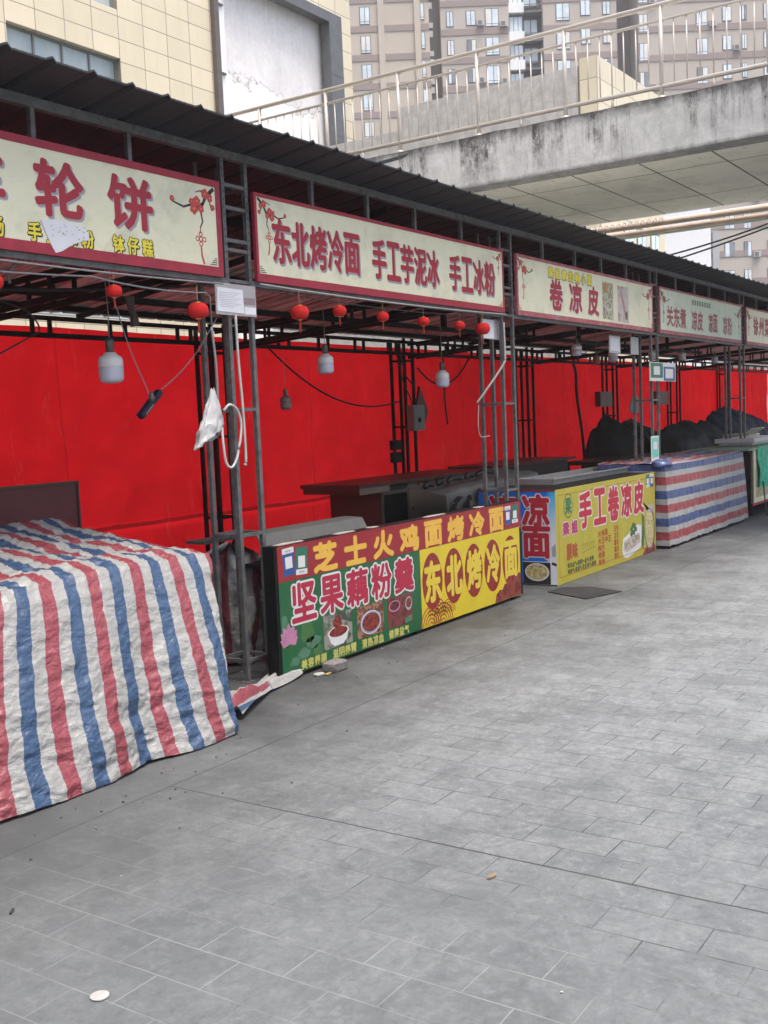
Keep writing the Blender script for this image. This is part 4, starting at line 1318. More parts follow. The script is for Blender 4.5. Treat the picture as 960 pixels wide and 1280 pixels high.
# ================================================================ NOTICES ON THE PILLARS
def notice(name, label, x0, x1, z0, z1, Y, m, paper_rect, cat='notice', marks=True, extra=None):
    t = thing(name, label, cat, ((x0 + x1) / 2, Y, z0))
    fr = front(Y)
    MB().use(m).box(x0, x1, Y, Y + .006, z0, z1).build('backing_card', t)
    if paper_rect:
        a0, a1, c0, c1 = paper_rect
        b = MB().use(paper).poly([(a0 + .004, c1), (a1, c1 - .003), (a1 + .005, c0), (a0, c0 + .004)], fr, 0, .003)
        if marks:
            b.use(mat('faint_ink', (.48, .48, .52), .7))
            for k in range(9):
                z = c1 - .03 - k * (c1 - c0 - .05) / 9
                b.rect(a0 + .02, a1 - .02 - .03 * (k % 3), z, z + .0035, fr, 0, .0038)
        b.build('paper', t)
    if extra: extra(t, fr)
    return t
def ex1(t, fr):
    MB().use(paper).rect(5.12, 5.225, 2.290, 2.335, fr, 0, .003).build('paper', t)
    MB().use(mat('taupe_band', (.24, .19, .20), .7)).rect(5.12, 5.225, 2.352, 2.392, fr, 0, .002).build('tape', t)
notice('notice_board', 'grey card with a white paper notice tied to the first lattice pillar', 4.865, 5.235, 2.278, 2.468, 4.405, card_grey, (4.875, 5.11, 2.293, 2.440), extra=ex1)
notice('notice_board', 'pale notice behind the red lantern on the second lattice pillar', 8.31, 8.66, 2.272, 2.445, 4.47, card_grey, (8.33, 8.53, 2.275, 2.44))
notice('notice_board', 'pale blank card with rounded frame in the third stall, left of the other card', 11.36, 11.69, 2.24, 2.43, 4.52, mat('pale_card', (.44, .45, .46), .6), (11.39, 11.66, 2.26, 2.41), marks=False)
notice('notice_board', 'narrow pale card beside the third lattice pillar', 12.02, 12.27, 2.24, 2.44, 4.52, MATS['pale_card'], None)
t = thing('payment_sign', 'white framed green and blue payment cards tied to the third lattice pillar', 'payment sign', (12.6, 4.38, 1.93))
fr = front(4.38)
MB().use(ink_white).box(12.24, 13.16, 4.38, 4.386, 1.925, 2.148).build('backing_card', t)
b = MB().use(green_card).rect(12.27, 12.69, 1.965, 2.14, fr, 0, .002); b.use(ink_white).rect(12.37, 12.58, 2.0, 2.10, fr, 0, .003); b.build('payment_card', t)
b = MB().use(blue_card).rect(12.72, 13.13, 1.932, 2.10, fr, 0, .002); b.use(ink_white).rect(12.78, 13.06, 1.96, 2.075, fr, 0, .003); b.build('payment_card', t)
t = thing('payment_sign', 'tall narrow teal and white card hanging on the third lattice pillar', 'payment sign', (12.3, 4.36, .95))
fr = front(4.36)
MB().use(ink_white).box(12.18, 12.44, 4.36, 4.365, .93, 1.28).build('backing_card', t)
b = MB().use(teal_card).rect(12.20, 12.42, 1.03, 1.26, fr, 0, .002); b.use(ink_white).rect(12.25, 12.37, 1.12, 1.21, fr, 0, .003); b.build('payment_card', t)

# ================================================================ THINGS INSIDE THE STALLS
def drape(name, label, prof, yf, yr, m, seed, sag_=.05):
    """a sheet thrown over stacked goods: ridge heights along x, falling in folds to the front and back"""
    x0, x1 = prof[0][0], prof[-1][0]
    def ridge(x):
        for (a, za), (b_, zb) in zip(prof, prof[1:]):
            if a <= x <= b_: return za + (zb - za) * (x - a) / max(1e-6, b_ - a)
        return 0
    def fn(u, v):
        x = x0 + (x1 - x0) * u
        zr = .5 * ridge(x) + .25 * (ridge(max(x0, x - .05)) + ridge(min(x1, x + .05)))
        f = math.sin(x * 7 + seed + 1.5 * fbm(x, v, seed)) + .5 * math.sin(x * 16 + 2 * seed)
        if v < .72:
            t = v / .72
            z = zr * t ** .55
            y = yf + (yr - yf) * t ** 2.2 - .06 * f * (1 - t) - .05 * fbm(x * 2, t * 3, seed)
        else:
            t = (v - .72) / .28
            z = zr * (1 - t * .8); y = yr + .12 * t + .3 * (yr - yf) * t
        return (x + .05 * fbm(x * 2, v * 4, seed + 3), y, max(.004, z + (.05 * fbm(x * 3, v * 4, seed + 7) + .07 * (.3 - abs(fbm(x * 2.3 + v, v * 5 - x * .7, seed + 2, 3)))) * min(1, v * 4)))
    b = MB().use(m).grid(120, 50, fn).at((x0 + x1) / 2, (yf + yr) / 2, 0)
    return tag(b.build(name), label, 'covered goods')
# second stall: laminate cabinet and printed oilcloth
t = thing('cabinet', 'red brown cabinet with pale drawers and a dark glass door in the second stall', 'cabinet', (9.3, 6.5, 0))
MB().use(wood_red).box(8.88, 11.6, 6.24, 7.0, .915, .955).build('cabinet_top', t)
MB().use(wood_pale).box(9.37, 11.5, 6.32, 6.95, 0, .914).build('cabinet_body', t)
MB().use(wood_red).box(9.345, 9.368, 6.31, 6.96, 0, .914).build('side_panel', t)
MB().use(wood_red).box(8.90, 9.344, 6.26, 6.98, .855, .914).build('top_rail', t)
d1 = MB().use(wood_pale).box(8.90, 9.44, 6.245, 6.259, .85, .913).build('drawer', t)
MB().use(mat('recess_shade', (.03, .028, .026), .6)).box(9.46, 9.88, 6.300, 6.318, .85, .912).build('open_drawer', t)  # flat dark panel, paints the shade inside the open recess
d1 = MB().use(wood_pale).box(9.90, 10.5, 6.300, 6.318, .85, .912).build('drawer', t)
MB().use(socket_m).lathe((10.10, 6.30, .88), [(.015, 0), (.015, .02), (.004, .024)], 10, (0, -1, 0)).build('knob', d1)
MB().use(mat('door_edge', (.16, .125, .09), .5)).box(9.38, 9.89, 6.302, 6.319, .10, .84).build('door_frame', t)
MB().use(glass_dk).box(9.41, 9.86, 6.296, 6.301, .12, .81).build('glass_door', t)
d_ = MB().use(wood_pale).box(9.91, 10.5, 6.300, 6.319, .10, .84).build('door', t)
MB().use(socket_m).lathe((9.98, 6.30, .62), [(.02, 0), (.02, .02), (.004, .024)], 10, (0, -1, 0)).build('knob', d_)
t = thing('covered_bench', 'bench under a dark grey cloth printed with black leaves and rounded shapes', 'bench', (10.3, 5.4, 0))
def fn(u, v):
    x = 9.02 + 2.2 * u + .25 * (v - .3) * (1 - u)
    q = v
    if q < .62: z, y = (.86 + .08 * u) * q / .62, 5.30 + .10 * q + .03 * fbm(x * 2.4, q * 3, 1) + .02 * math.sin(x * 9)
    else:
        r = (q - .62) / .38; z, y = .86 + .08 * u + .05 * r + .02 * fbm(x * 3, r * 3, 2), 5.40 + .5 * r
    return (x + .3 * (1 - v) * (u - .5) * 0, y, max(.02, z + .015 * fbm(x * 2, q * 4, 6)))
MB().use(cloth_grey).grid(70, 50, fn).build('cloth', t)
fr = front(5.285)
b = MB().use(ink_black)
for cx, cz, a in ((9.13, .72, .5), (9.20, .66, -.4), (9.10, .62, .9), (9.22, .79, .2)):
    b = MB().use(ink_black); b.poly([(cx - .10 * math.cos(a), cz - .10 * math.sin(a)), (cx + .03 * math.sin(a), cz - .03 * math.cos(a)), (cx + .10 * math.cos(a), cz + .10 * math.sin(a)), (cx - .03 * math.sin(a), cz + .03 * math.cos(a))], fr, -.01, .002); b.build('leaf_print', t)
for cx, cz, ra, rz in ((9.45, .74, .06, .075), (9.66, .80, .055, .065), (9.56, .66, .025, .04)):
    b = MB().use(ink_black); b.ell(cx, cz, ra, rz, fr, -.01, .002, 18)
    b.use(cloth_grey).ell(cx + .02, cz - .015, ra * .5, rz * .5, fr, -.01, .0028, 14); b.build('rounded_print', t)
b = MB().use(ink_black)
for k, (x0, x1) in enumerate(((8.95, 9.13), (9.2, 9.32), (9.4, 9.7), (9.78, 9.95), (10.0, 10.5))):
    b.tube([(x0, 5.50, .93 + .012 * k), ((x0 + x1) / 2, 5.54, .955 + .012 * k), (x1, 5.52, .94 + .012 * k)], [.025, .035, .025], 8)
tag(b.at(9.7, 5.5, .95).build('rolled_strap'), 'black rolled straps lying along the edge of the dark grey cloth', 'straps')
# meter boxes and switches on the rear pillars
def wallbox(name, label, cat, x0, x1, z0, z1, m, screen=False, Y=7.86, d=.10):
    t = thing(name, label, cat, ((x0 + x1) / 2, Y, z0))
    b = MB().use(m); b.box(x0, x1, Y - d, Y, z0, z1); b.build('box_body', t)
    MB().use(m).box(x0 + .015, x1 - .015, Y - d - .008, Y - d - .001, z0 + .02, z1 - .02).build('cover', t)
    if screen:
        MB().use(black).lathe(((x0 + x1) / 2, Y - d - .008, (z0 + z1) / 2 - .03), [(.035, 0), (.035, .006), (.002, .007)], 14, (0, -1, 0)).build('knob', t)
    return t
wallbox('meter_box', 'grey metal switch box on the rear pillar of the second stall', 'meter box', 12.36, 12.66, 1.44, 1.79, metal_box, True, 7.84)
wallbox('electric_switch', 'upper dark square switch on the rear pillar below the grey switch box', 'switch', 11.93, 12.15, 1.20, 1.33, steel_dk, False, 7.86, .05)
wallbox('electric_switch', 'lower dark square switch on the rear pillar below the grey switch box', 'switch', 11.93, 12.15, 1.03, 1.17, steel_dk, False, 7.86, .05)
wallbox('meter_box', 'dark red brown meter box on the rear pillar of the third stall', 'meter box', 18.95, 19.55, 1.68, 1.96, wood_red, False, 7.85)
wallbox('meter_box', 'dark red brown meter box behind the payment cards', 'meter box', 22.0, 22.75, 1.68, 1.96, wood_red, False, 7.85)
b = MB().use(wood_red)
b.poly([(12.63, 1.80), (12.72, 2.05), (12.93, 1.70), (12.78, 1.45), (12.66, 1.44)], front(7.85), -.02, .01)
tag(b.at(12.7, 7.85, 1.4).build('hanging_cloth'), 'dark red rag hanging right of the grey switch box', 'cloth')
# third stall
t = thing('low_cabinet', 'low dark brown cabinet against the folded red tarpaulin in the third stall', 'cabinet', (13.2, 6.6, 0))
MB().use(mat('dark_brown_wood', (.035, .02, .018), .5)).box(12.1, 14.2, 6.32, 7.0, 0, .93).build('cabinet_body', t)
MB().use(wood_red).box(12.05, 14.4, 6.28, 7.05, .931, .965).build('cabinet_top', t)
drape('sheeted_goods', 'black sheet over a tall uneven pile below the dark meter box of the third stall', [(16.5, .0), (16.52, 1.22), (16.75, 1.36), (17.0, 1.50), (17.15, 1.56), (17.3, 1.42), (17.75, 1.36), (18.2, 1.46), (18.5, 1.45), (18.75, 1.36), (19.1, 1.2), (19.3, 0)], 6.2, 6.95, cloth_black, 2.2)
t = thing('low_table', 'dark low table at the back of the third stall', 'table', (15.7, 6.1, 0))
MB().use(mat('dark_brown_wood', (.035, .02, .018), .5)).box(14.6, 17.6, 5.8, 6.6, .82, .87).build('table_top', t)
for x in (14.7, 17.5):
    for y in (5.86, 6.54): MB().use(steel_dk).box(x - .02, x + .02, y - .02, y + .02, 0, .82).build('leg', t)
b = MB().use(cloth_lg).poly([(20.55, 1.60), (20.75, 1.86), (20.95, 1.90), (21.1, 1.80), (21.08, 1.55), (20.8, 1.50)], front(7.8), -.01, .01)
tag(b.at(20.8, 7.8, 1.5).build('hanging_cloth'), 'small grey cloth hanging on the red tarpaulin left of the third lattice pillar', 'cloth')
# fourth stall
dgs = mat('dark_grey_sheet', (.016, .0165, .017), .65, .3, 4, 0, .2, 20, spec=.3)
drape('sheeted_goods', 'dark grey sheet over a long low pile behind the fourth counter', [(16.9, .3), (17.0, 1.2), (17.6, 1.33), (18.6, 1.36), (19.0, 1.28), (19.3, 1.36), (19.7, 1.30), (20.1, 1.0), (20.4, .3)], 5.3, 6.0, dgs, 7.7)
drape('sheeted_goods', 'light grey sheet over a small pile, just left of the fourth lattice pillar', [(18.1, .6), (18.5, 1.02), (18.75, 1.12), (19.2, .95), (19.6, .5)], 4.95, 5.25, cloth_lg, 11.3)
drape('sheeted_goods', 'navy sheet over a tall pile at the right edge of the picture', [(21.9, 0), (21.95, 1.32), (22.4, 1.52), (23.5, 1.58), (24.6, 1.44), (25.6, 1.27), (26.6, 1.1), (27.2, .7)], 5.9, 6.7, cloth_navy, 13.4)
t = thing('carton', 'pale carton standing behind the fourth lattice pillar', 'carton', (19.6, 5.2, .0))
MB().use(mat('carton_board', (.36, .33, .28), .8, .15, 5)).box(18.6, 19.3, 4.95, 5.4, .0, 1.10).build('carton_body', t)
b = MB().use(MATS['carton_board']); b.bar((18.62, 4.95, 1.10), (18.62, 4.80, 1.2), .9, .006); b.build('flap', t)
# first stall: dark red panel leaning behind the striped sheet
t = thing('panel_board', 'dark maroon board standing behind the striped sheet at the left edge', 'board', (4.2, 5.6, .6))
b = MB().use(mat('maroon_board', (.10, .018, .024), .5, .15, 5)).box(3.5, 4.73, 5.6, 5.63, .0, 1.275); b.build('board_panel', t)
b = MB().use(mat('board_edge', (.06, .04, .03), .6)); b.box(3.5, 4.74, 5.588, 5.635, 1.276, 1.292); b.box(4.731, 4.745, 5.588, 5.635, 0, 1.292); b.build('board_frame', t)
# white plastic bag, socket strip, bucket
b = MB().use(plastic_w)
def fn(u, v):
    a = u * 2 * math.pi
    r = .012 + .118 * v ** .95 * (1 - .25 * max(0, v - .75) * 4) + .045 * fbm(math.cos(a) * 2.5, math.sin(a) * 2.5, v * 4, 3) * v
    return (4.83 - .06 * v ** 1.6 + r * math.cos(a), 4.44 + r * .45 * math.sin(a), 1.83 - .31 * v + .05 * v * math.cos(a + .6) + .02 * fbm(a, v * 3, 3))
b.grid(40, 30, fn).at(4.8, 4.44, 1.5)
tag(b.build('plastic_bag', solid=.002), 'crumpled white plastic bag hung on the first lattice pillar', 'bag')
b = MB().use(plastic_w)
b.tube(smooth([(4.875, 4.40, 1.70), (4.91, 4.38, 1.735), (4.98, 4.385, 1.70), (5.015, 4.39, 1.60), (4.97, 4.39, 1.43), (4.915, 4.395, 1.355), (4.87, 4.40, 1.39), (4.855, 4.40, 1.50), (4.862, 4.41, 1.60)]), .008, 8)
tag(b.at(4.9, 4.4, 1.4).build('hose_loop'), 'looped white hose beside the plastic bag', 'hose')
t = thing('power_strip', 'dark blue power strip dangling from two wires before the left red wall', 'power strip', (4.65, 4.8, 1.74))
b = MB().use(mat('navy_plastic', (.012, .014, .035), .4)); b.bar((4.575, 4.8, 1.685), (4.745, 4.8, 1.835), .045, .035); b.build('strip_body', t)
b = MB().use(metal_box); b.bar((4.60, 4.779, 1.70), (4.665, 4.779, 1.757), .02, .004); b.build('socket_plate', t)
MB().use(socket_m).lathe((4.665, 4.785, 1.775), [(.016, 0), (.02, .02), (.012, .05), (.004, .06)], 10).build('plug', t)
t = thing('bucket', 'tall white plastic bucket behind the black end of the red and green counter', 'bucket', (5.50, 4.72, 0))
MB().use(plastic_w).lathe((5.60, 4.68, 0), [(.085, .004), (.088, .02), (.10, .40), (.108, .405), (.108, .43), (.10, .435)], 22).build('bucket_body', t)
MB().use(plastic_w).lathe((5.60, 4.68, .436), [(.11, 0), (.11, .05), (.09, .06), (.02, .065)], 22).build('lid', t)
MB().use(plastic_w).tube(smooth([(5.52, 4.62, .46), (5.51, 4.60, .58), (5.57, 4.60, .64), (5.63, 4.62, .58), (5.66, 4.64, .46)]), .006, 6).build('handle', t)
# cross shelf in the first pillar: dark sheet on the rung
b = MB().use(mat('dark_sheet_metal', (.07, .07, .07), .5, .2, 6, .3)).box(4.96, 5.55, 4.70, 4.86, .865, .885)
tag(b.at(5.3, 4.8, .86).build('sheet_metal'), 'dark flat metal sheet lying behind the first lattice pillar', 'sheet')

# ================================================================ WIRES
def wire(label, pts, r, m, name='electric_wire'):
    b = MB().use(m).tube(smooth(pts) if len(pts) < 10 else pts, r, 6)
    b.at(*pts[0])
    return tag(b.build(name), label, 'wire')
wire('grey cable sagging along the bottom of the leftmost sign', sag((1.5, 4.37, 2.50), (4.9, 4.37, 2.455), .035, 20), .0055, wire_g)
wire('second grey cable sagging lower under the leftmost sign', sag((1.5, 4.40, 2.46), (3.9, 4.39, 2.415), .05) + sag((3.9, 4.39, 2.415), (4.80, 4.42, 2.40), .02)[1:] + [(4.83, 4.42, 2.38), (4.835, 4.42, 2.2)], .005, wire_g)
wire('pale cable running along the bottom of the long red lettered sign', sag((5.25, 4.375, 2.482), (8.6, 4.375, 2.487), .018, 20), .005, wire_w)
wire('second cable sagging under the long red lettered sign', sag((5.25, 4.42, 2.46), (8.6, 4.42, 2.47), .04, 20), .0045, rubber)
wire('thin wire from the first pillar slanting down to the power strip', [(4.95, 4.45, 2.30), (4.90, 4.6, 2.08)] + sag((4.90, 4.6, 2.08), (4.745, 4.8, 1.84), .02)[1:], .0035, wire_g)
wire('thin wire dropping steeply from the truss to the power strip', [(4.36, 4.8, 2.6), (4.40, 4.8, 2.45), (4.52, 4.8, 2.1), (4.64, 4.8, 1.86), (4.66, 4.8, 1.80)], .0035, wire_g)
wire('white cable running down the front of the first lattice pillar', [(5.04, 4.41, 2.28), (5.045, 4.41, 2.0), (5.06, 4.408, 1.7), (5.065, 4.41, 1.40), (5.05, 4.41, 1.36)], .009, wire_w)
wire('white cable down the left post of the first lattice pillar', [(4.83, 4.42, 2.2), (4.85, 4.42, 2.0), (4.862, 4.43, 1.8), (4.87, 4.45, 1.55)], .008, wire_g)
wire('pale cable slanting off the second lattice pillar', [(8.615, 4.41, 2.42), (8.62, 4.41, 2.15), (8.60, 4.42, 2.05), (8.46, 4.55, 1.80), (8.42, 4.6, 1.72)], .010, wire_w)
wire('thin white wire looping below the middle of the second lattice pillar', [(8.45, 4.6, 1.70), (8.43, 4.6, 1.52), (8.47, 4.6, 1.42), (8.60, 4.58, 1.42)], .004, wire_w)
wire('black cable curving across the red wall of the second stall', sag((9.7, 8.02, 2.50), (12.2, 7.86, 1.85), .30, 24), .011, rubber)
wire('black cable looping from the rear pillar to the low bulb', sag((12.7, 7.85, 2.3), (13.9, 7.7, 2.45), .30, 20), .012, rubber)
wire('first black wire hanging on the rear pillar of the second stall', [(12.2, 7.8, 2.5), (12.3, 7.8, 2.2), (12.45, 7.78, 2.05), (12.5, 7.78, 1.8)], .012, rubber)
wire('second black wire hanging on the rear pillar of the second stall', [(12.1, 7.8, 2.5), (12.24, 7.8, 2.1), (12.42, 7.8, 1.85), (12.44, 7.8, 1.5)], .010, rubber)
for i, (x0, y0, z0, pts) in enumerate(((3.6, 5.2, 2.35, ((0, 0, 0), (.06, 0, -.10), (.16, .1, -.22), (.10, .1, -.30))), (3.9, 5.2, 2.38, ((0, 0, 0), (.22, 0, -.06), (.30, 0, -.16), (.20, 0, -.22), (-.1, 0, -.36))), (3.3, 5.3, 2.30, ((0, 0, .1), (-.12, 0, 0), (-.14, 0, -.25))))):
    wire(('short frayed wire drooping below the truss of the leftmost stall', 'curled loose wire below the truss, left of the big bulb', 'thin loose wire hanging at the far left below the truss')[i], [(x0 + a, y0 + b_, z0 + c) for a, b_, c in pts], .005, rubber)
wire('dark cable bunched along the roof of the leftmost stall', sag((2.0, 5.0, 2.36), (6.0, 5.6, 2.66), .06, 16), .012, rubber)
wire('curved pale conduit under the roof of the leftmost stall', [(4.05, 4.9, 2.66), (3.92, 4.95, 2.58), (3.86, 5.0, 2.50), (3.86, 5.0, 2.44)], .009, wire_g)
b = MB().use(mat('brown_rag', (.10, .075, .075), .8)).poly([(4.90, 2.46), (4.96, 2.47), (4.95, 2.40), (4.985, 2.33), (4.99, 2.28), (4.93, 2.27), (4.935, 2.34), (4.91, 2.40)], front(5.2), -.012, .012)
tag(b.at(4.95, 5.2, 2.3).build('hanging_cloth'), 'grey brown rag hanging from the truss between the big bulb and the large lantern', 'cloth')
for x, lab in ((13.3, 'left'), (19.2, 'middle'), (22.3, 'right')):
    wire('black cables dangling on the red tarpaulin, %s of the far stalls' % lab, [(x, 7.8, 2.5), (x + .05, 7.8, 2.2), (x + .02, 7.8, 1.9), (x + .08, 7.8, 1.5)], .014, rubber)
wire('thick dark strap hanging down the folded red tarpaulin of the third stall', [(18.38, 8.02, 2.5), (18.45, 8.0, 2.3), (18.42, 7.98, 1.9), (18.62, 7.98, 1.2), (18.72, 7.98, .55)], [.03] * 25, rubber, 'dark_strap')
wire('hooked black rod leaning on the cream counter at the right edge', [(15.75, 4.0, .5), (15.73, 3.95, .05), (15.80, 3.94, .012)], .01, rubber, 'hooked_rod')

# ================================================================ LITTER ON THE PAVING
b = MB().use(brickm)
def fn(u, v):
    a = u * 2 * math.pi; p = math.pi * (v - .5)
    sq = lambda t: math.copysign(abs(t) ** .35, t)
    k = 1 + .12 * fbm(math.cos(a) * 2, math.sin(a) * 2, v * 4, 4)
    return (5.47 + .085 * k * sq(math.cos(a)) * math.cos(p) ** .4, 4.10 + .05 * k * sq(math.sin(a)) * math.cos(p) ** .4, max(.001, .032 + .034 * k * sq(math.sin(p))))
b.grid(32, 18, fn).at(5.47, 4.1, 0)
tag(b.build('cement_lump'), 'rough grey cement lump against the foot of the green board', 'rubble')
b = MB().use(mat('grubby_white', (.34, .34, .33), .7)).poly([(5.28, 4.10), (5.34, 4.09), (5.37, 4.12), (5.33, 4.15), (5.29, 4.14)], lambda a, z, d: (a, z, .004 + d), 0, .008)
b.use(mat('grubby_yellow', (.28, .20, .06), .7)).poly([(5.33, 4.06), (5.40, 4.07), (5.39, 4.09), (5.34, 4.09)], lambda a, z, d: (a, z, .004 + d), 0, .005)
tag(b.at(5.33, 4.1, .004).build('paper_scrap'), 'white and yellow paper scraps on the paving left of the cement lump', 'litter')
b = MB().use(mat('grubby_white', (.34, .34, .33), .7)).ell(1.945, 2.349, .027, .027, lambda a, z, d: (a, z, .003 + d), 0, .003, 28)
tag(b.at(1.945, 2.349, 0).build('paper_disc'), 'round white disc stuck on the paving at the lower left', 'litter')
b = MB().use(mat('dry_leaf', (.20, .15, .09), .7, .2, 40)).poly([(3.145, 1.745), (3.157, 1.733), (3.18, 1.729), (3.20, 1.738), (3.19, 1.747), (3.168, 1.751)], lambda a, z, d: (a, z, .003 + d + .02 * abs(a - 3.17)), 0, .005)
tag(b.at(3.17, 1.74, 0).build('dry_leaf'), 'small tan leaf on the paving below the middle', 'leaf')
b = MB().use(plate_m).poly([(8.46, 3.63), (8.93, 3.49), (9.06, 3.84), (8.96, 4.08), (8.69, 4.10)], lambda a, z, d: (a, z, .003 + d), 0, .006)
tag(b.at(8.75, 3.8, 0).build('iron_plate'), 'dark iron plate flat on the paving before the blue end panel', 'plate')
b = MB().use(mat('grubby_white', (.34, .34, .33), .7))
for x, y, r in ((3.11, .735, .006), (2.60, 1.22, .004)):
    b.ell(x, y, r, r, lambda a, z, d: (a, z, .003 + d), 0, .002, 8)
for k in range(16):
    x, y = random.uniform(1.8, 7), random.uniform(.6, 4.0)
    b.ell(x, y, random.uniform(.0015, .004), random.uniform(.0015, .004), lambda a, z, d: (a, z, .003 + d), 0, .002, 6)
tag(b.at(3, 1.5, 0).build('paper_crumbs'), 'tiny pale crumbs scattered over the paving', None, None, 'stuff')
b = MB().use(mat('dark_twig', (.04, .035, .03), .8)).bar((2.155, 3.025, .005), (2.182, 3.045, .006), .008, .006)
tag(b.at(2.17, 3.03, 0).build('twig'), 'short dark twig on the paving at the left', 'twig')

# ================================================================ FOOTBRIDGE
XB0, XB1 = 13.0, 17.1
t = thing('footbridge', 'stained concrete footbridge with steel railing crossing over the stalls', 'footbridge', (15, 6, 0))
gz0, gz1 = 4.675, 5.325
b = MB().use(m_concrete('girder_concrete', (0.54, 0.525, 0.505), (0.03, 0.027, 0.025), 'y', gz1, gz0))
n = 60
vs = []
for i in range(n + 1):
    y = -8 + 22 * i / n
    vs += [(XB0, y, gz0 + .012 * fbm(y * 1.5, 0, 2)), (XB0 - .03, y, gz1 - .10), (XB0 - .03, y, gz1 + .02 * fbm(y * 2, 0, 5)), (XB0 + .35, y, gz1), (XB0 + .35, y, gz0)]
fs = []
for i in range(n):
    for j in range(5):
        fs.append((i * 5 + j, i * 5 + (j + 1) % 5, (i + 1) * 5 + (j + 1) % 5, (i + 1) * 5 + j))
b.add(vs, fs).build('girder', t)
MB().use(m_soffit()).box(XB0 + .352, XB1 - .02, -8, 14, gz0 + .015, gz1 - .05).build('deck_slab', t)
MB().use(mat('white_fascia', (.62, .62, .62), .5, .1, 4)).box(XB1, XB1 + .12, -8, 14, gz0 + .03, gz1 + .1).build('far_fascia', t)
rl = MB().use(stainless)
xr = XB0 + .06
rl.tube([(xr, -8, 6.43), (xr, 12.2, 6.43)], .030, 12)
rail = rl.build('railing', t)
MB().use(stainless).tube([(xr, -8, 6.245), (xr, 12.2, 6.245)], .019, 8).build('rail_bar', rail)
MB().use(stainless).tube([(xr, -8, 5.47), (xr, 12.2, 5.47)], .028, 8).build('rail_bar', rail)
pp = 1.255
y = 9.467 + 2 * pp
posts = []
while y > -3:
    b = MB().use(stainless).tube([(xr, y, gz1 - .02), (xr, y, 6.42)], .027, 10)
    b.lathe((xr, y, gz1 - .01), [(.065, 0), (.065, .03), (.04, .045)], 12)
    b.build('rail_post', rail)
    b = MB().use(stainless)
    b.tube([(xr, y - pp / 2, gz1 - .02), (xr, y - pp / 2, 5.45)], .02, 8)
    for k in range(1, 8):
        b.tube([(xr, y - pp * k / 8, 5.48), (xr, y - pp * k / 8, 6.24)], .0095, 6)
    b.build('balusters', rail)
    y -= pp
def pipe(label, y0, y1, x, z, r, m):
    b = MB().use(m).tube([(x, y0 + (y1 - y0) * i / 10, z) for i in range(11)], r, 10).at(x, 6, z)
    return tag(b.build('service_pipe'), label, 'pipe')
tan_pipe = mat('tan_pipe', (.36, .28, .21), .6, .25, 4)
pale_pipe = mat('pale_pipe', (.55, .50, .46), .5, .15, 4)
pipe('tan pipe bundle hanging just below the far edge of the footbridge', -4, 12, 17.6, 4.645, .045, tan_pipe)
pipe('pale pipe beside the tan bundle below the footbridge', -4, 12, 17.75, 4.70, .04, pale_pipe)
pipe('lower pipe with greenish underside below the footbridge', -4, 12, 18.0, 4.60, .045, tan_pipe)
pipe('pale lower pipe next to the greenish one', -4, 12, 18.08, 4.565, .032, mat('green_grey_pipe', (.36, .42, .36), .5, .1, 4))
wire('thick slack cable hanging below the bridge pipes', sag((18.4, 3.9, 4.70), (18.4, 8.5, 4.1), .18, 16), .016, rubber)
wire('second slack cable hanging lower below the bridge pipes', sag((18.5, 3.9, 4.66), (18.5, 9.0, 3.75), .12, 16), .016, rubber)
b = MB().use(tan_pipe)
pts = []
for i in range(120):
    yy = 6.0 + 1.6 * i / 119
    pts.append((17.55 + .05 * math.cos(i * .8), yy, 4.655 + .06 * math.sin(i * .8)))
b.tube(pts, .008, 5).at(17.55, 6.5, 4.65)
tag(b.build('wire_coil'), 'tangled wire wound round the tan pipe', 'wire')

# ---------------------------------------------------------------- stair side wall and tiled block beyond the bridge
b = MB().use(m_concrete('ramp_concrete', (0.50, 0.485, 0.465), (0.30, 0.29, 0.28), 'y', None, None, .6))
b.box(27, 27.3, 11.43, 17.0, 0, 10.58); b.box(27.02, 27.32, 17.001, 21.9, 0, 9.95)
b.at(27, 14, 0)
tag(b.build('concrete_wall'), 'pale grey concrete parapet seen through the bridge railing', 'wall')
tile_c = (0.66, 0.585, 0.43)
t = thing('tiled_block', 'small cream tiled block rising behind the bridge railing', 'building', (29.5, 11.2, 0))
b = MB().use(m_tiles('cream_tile_small', tile_c, 1.28, .567, (.30, .27, .22), -2.5, 10.755)).box(27.0, 31.95, 10.886, 11.40, 0, 10.755)
b.use(m_tiles('cream_tile_small_side', tile_c, 1.28, .567, (.30, .27, .22), -.314, 10.755, 'y')).box(26.97, 26.999, 10.886, 11.36, 0, 10.755)
b.build('wall', t)
for x in (28.6, 29.6, 30.7):
    for z in (5.9, 7.4):
        b = MB().use(mat('far_window_frame', (.12, .12, .125), .5, .1, 1)).box(x, x + .75, 10.87, 10.885, z, z + .8)
        b.use(mat('far_window_glass', (.62, .70, .76), .15, .25, .8)).box(x + .05, x + .35, 10.86, 10.869, z + .06, z + .74).box(x + .40, x + .70, 10.86, 10.869, z + .06, z + .74)
        b.build('window', t)

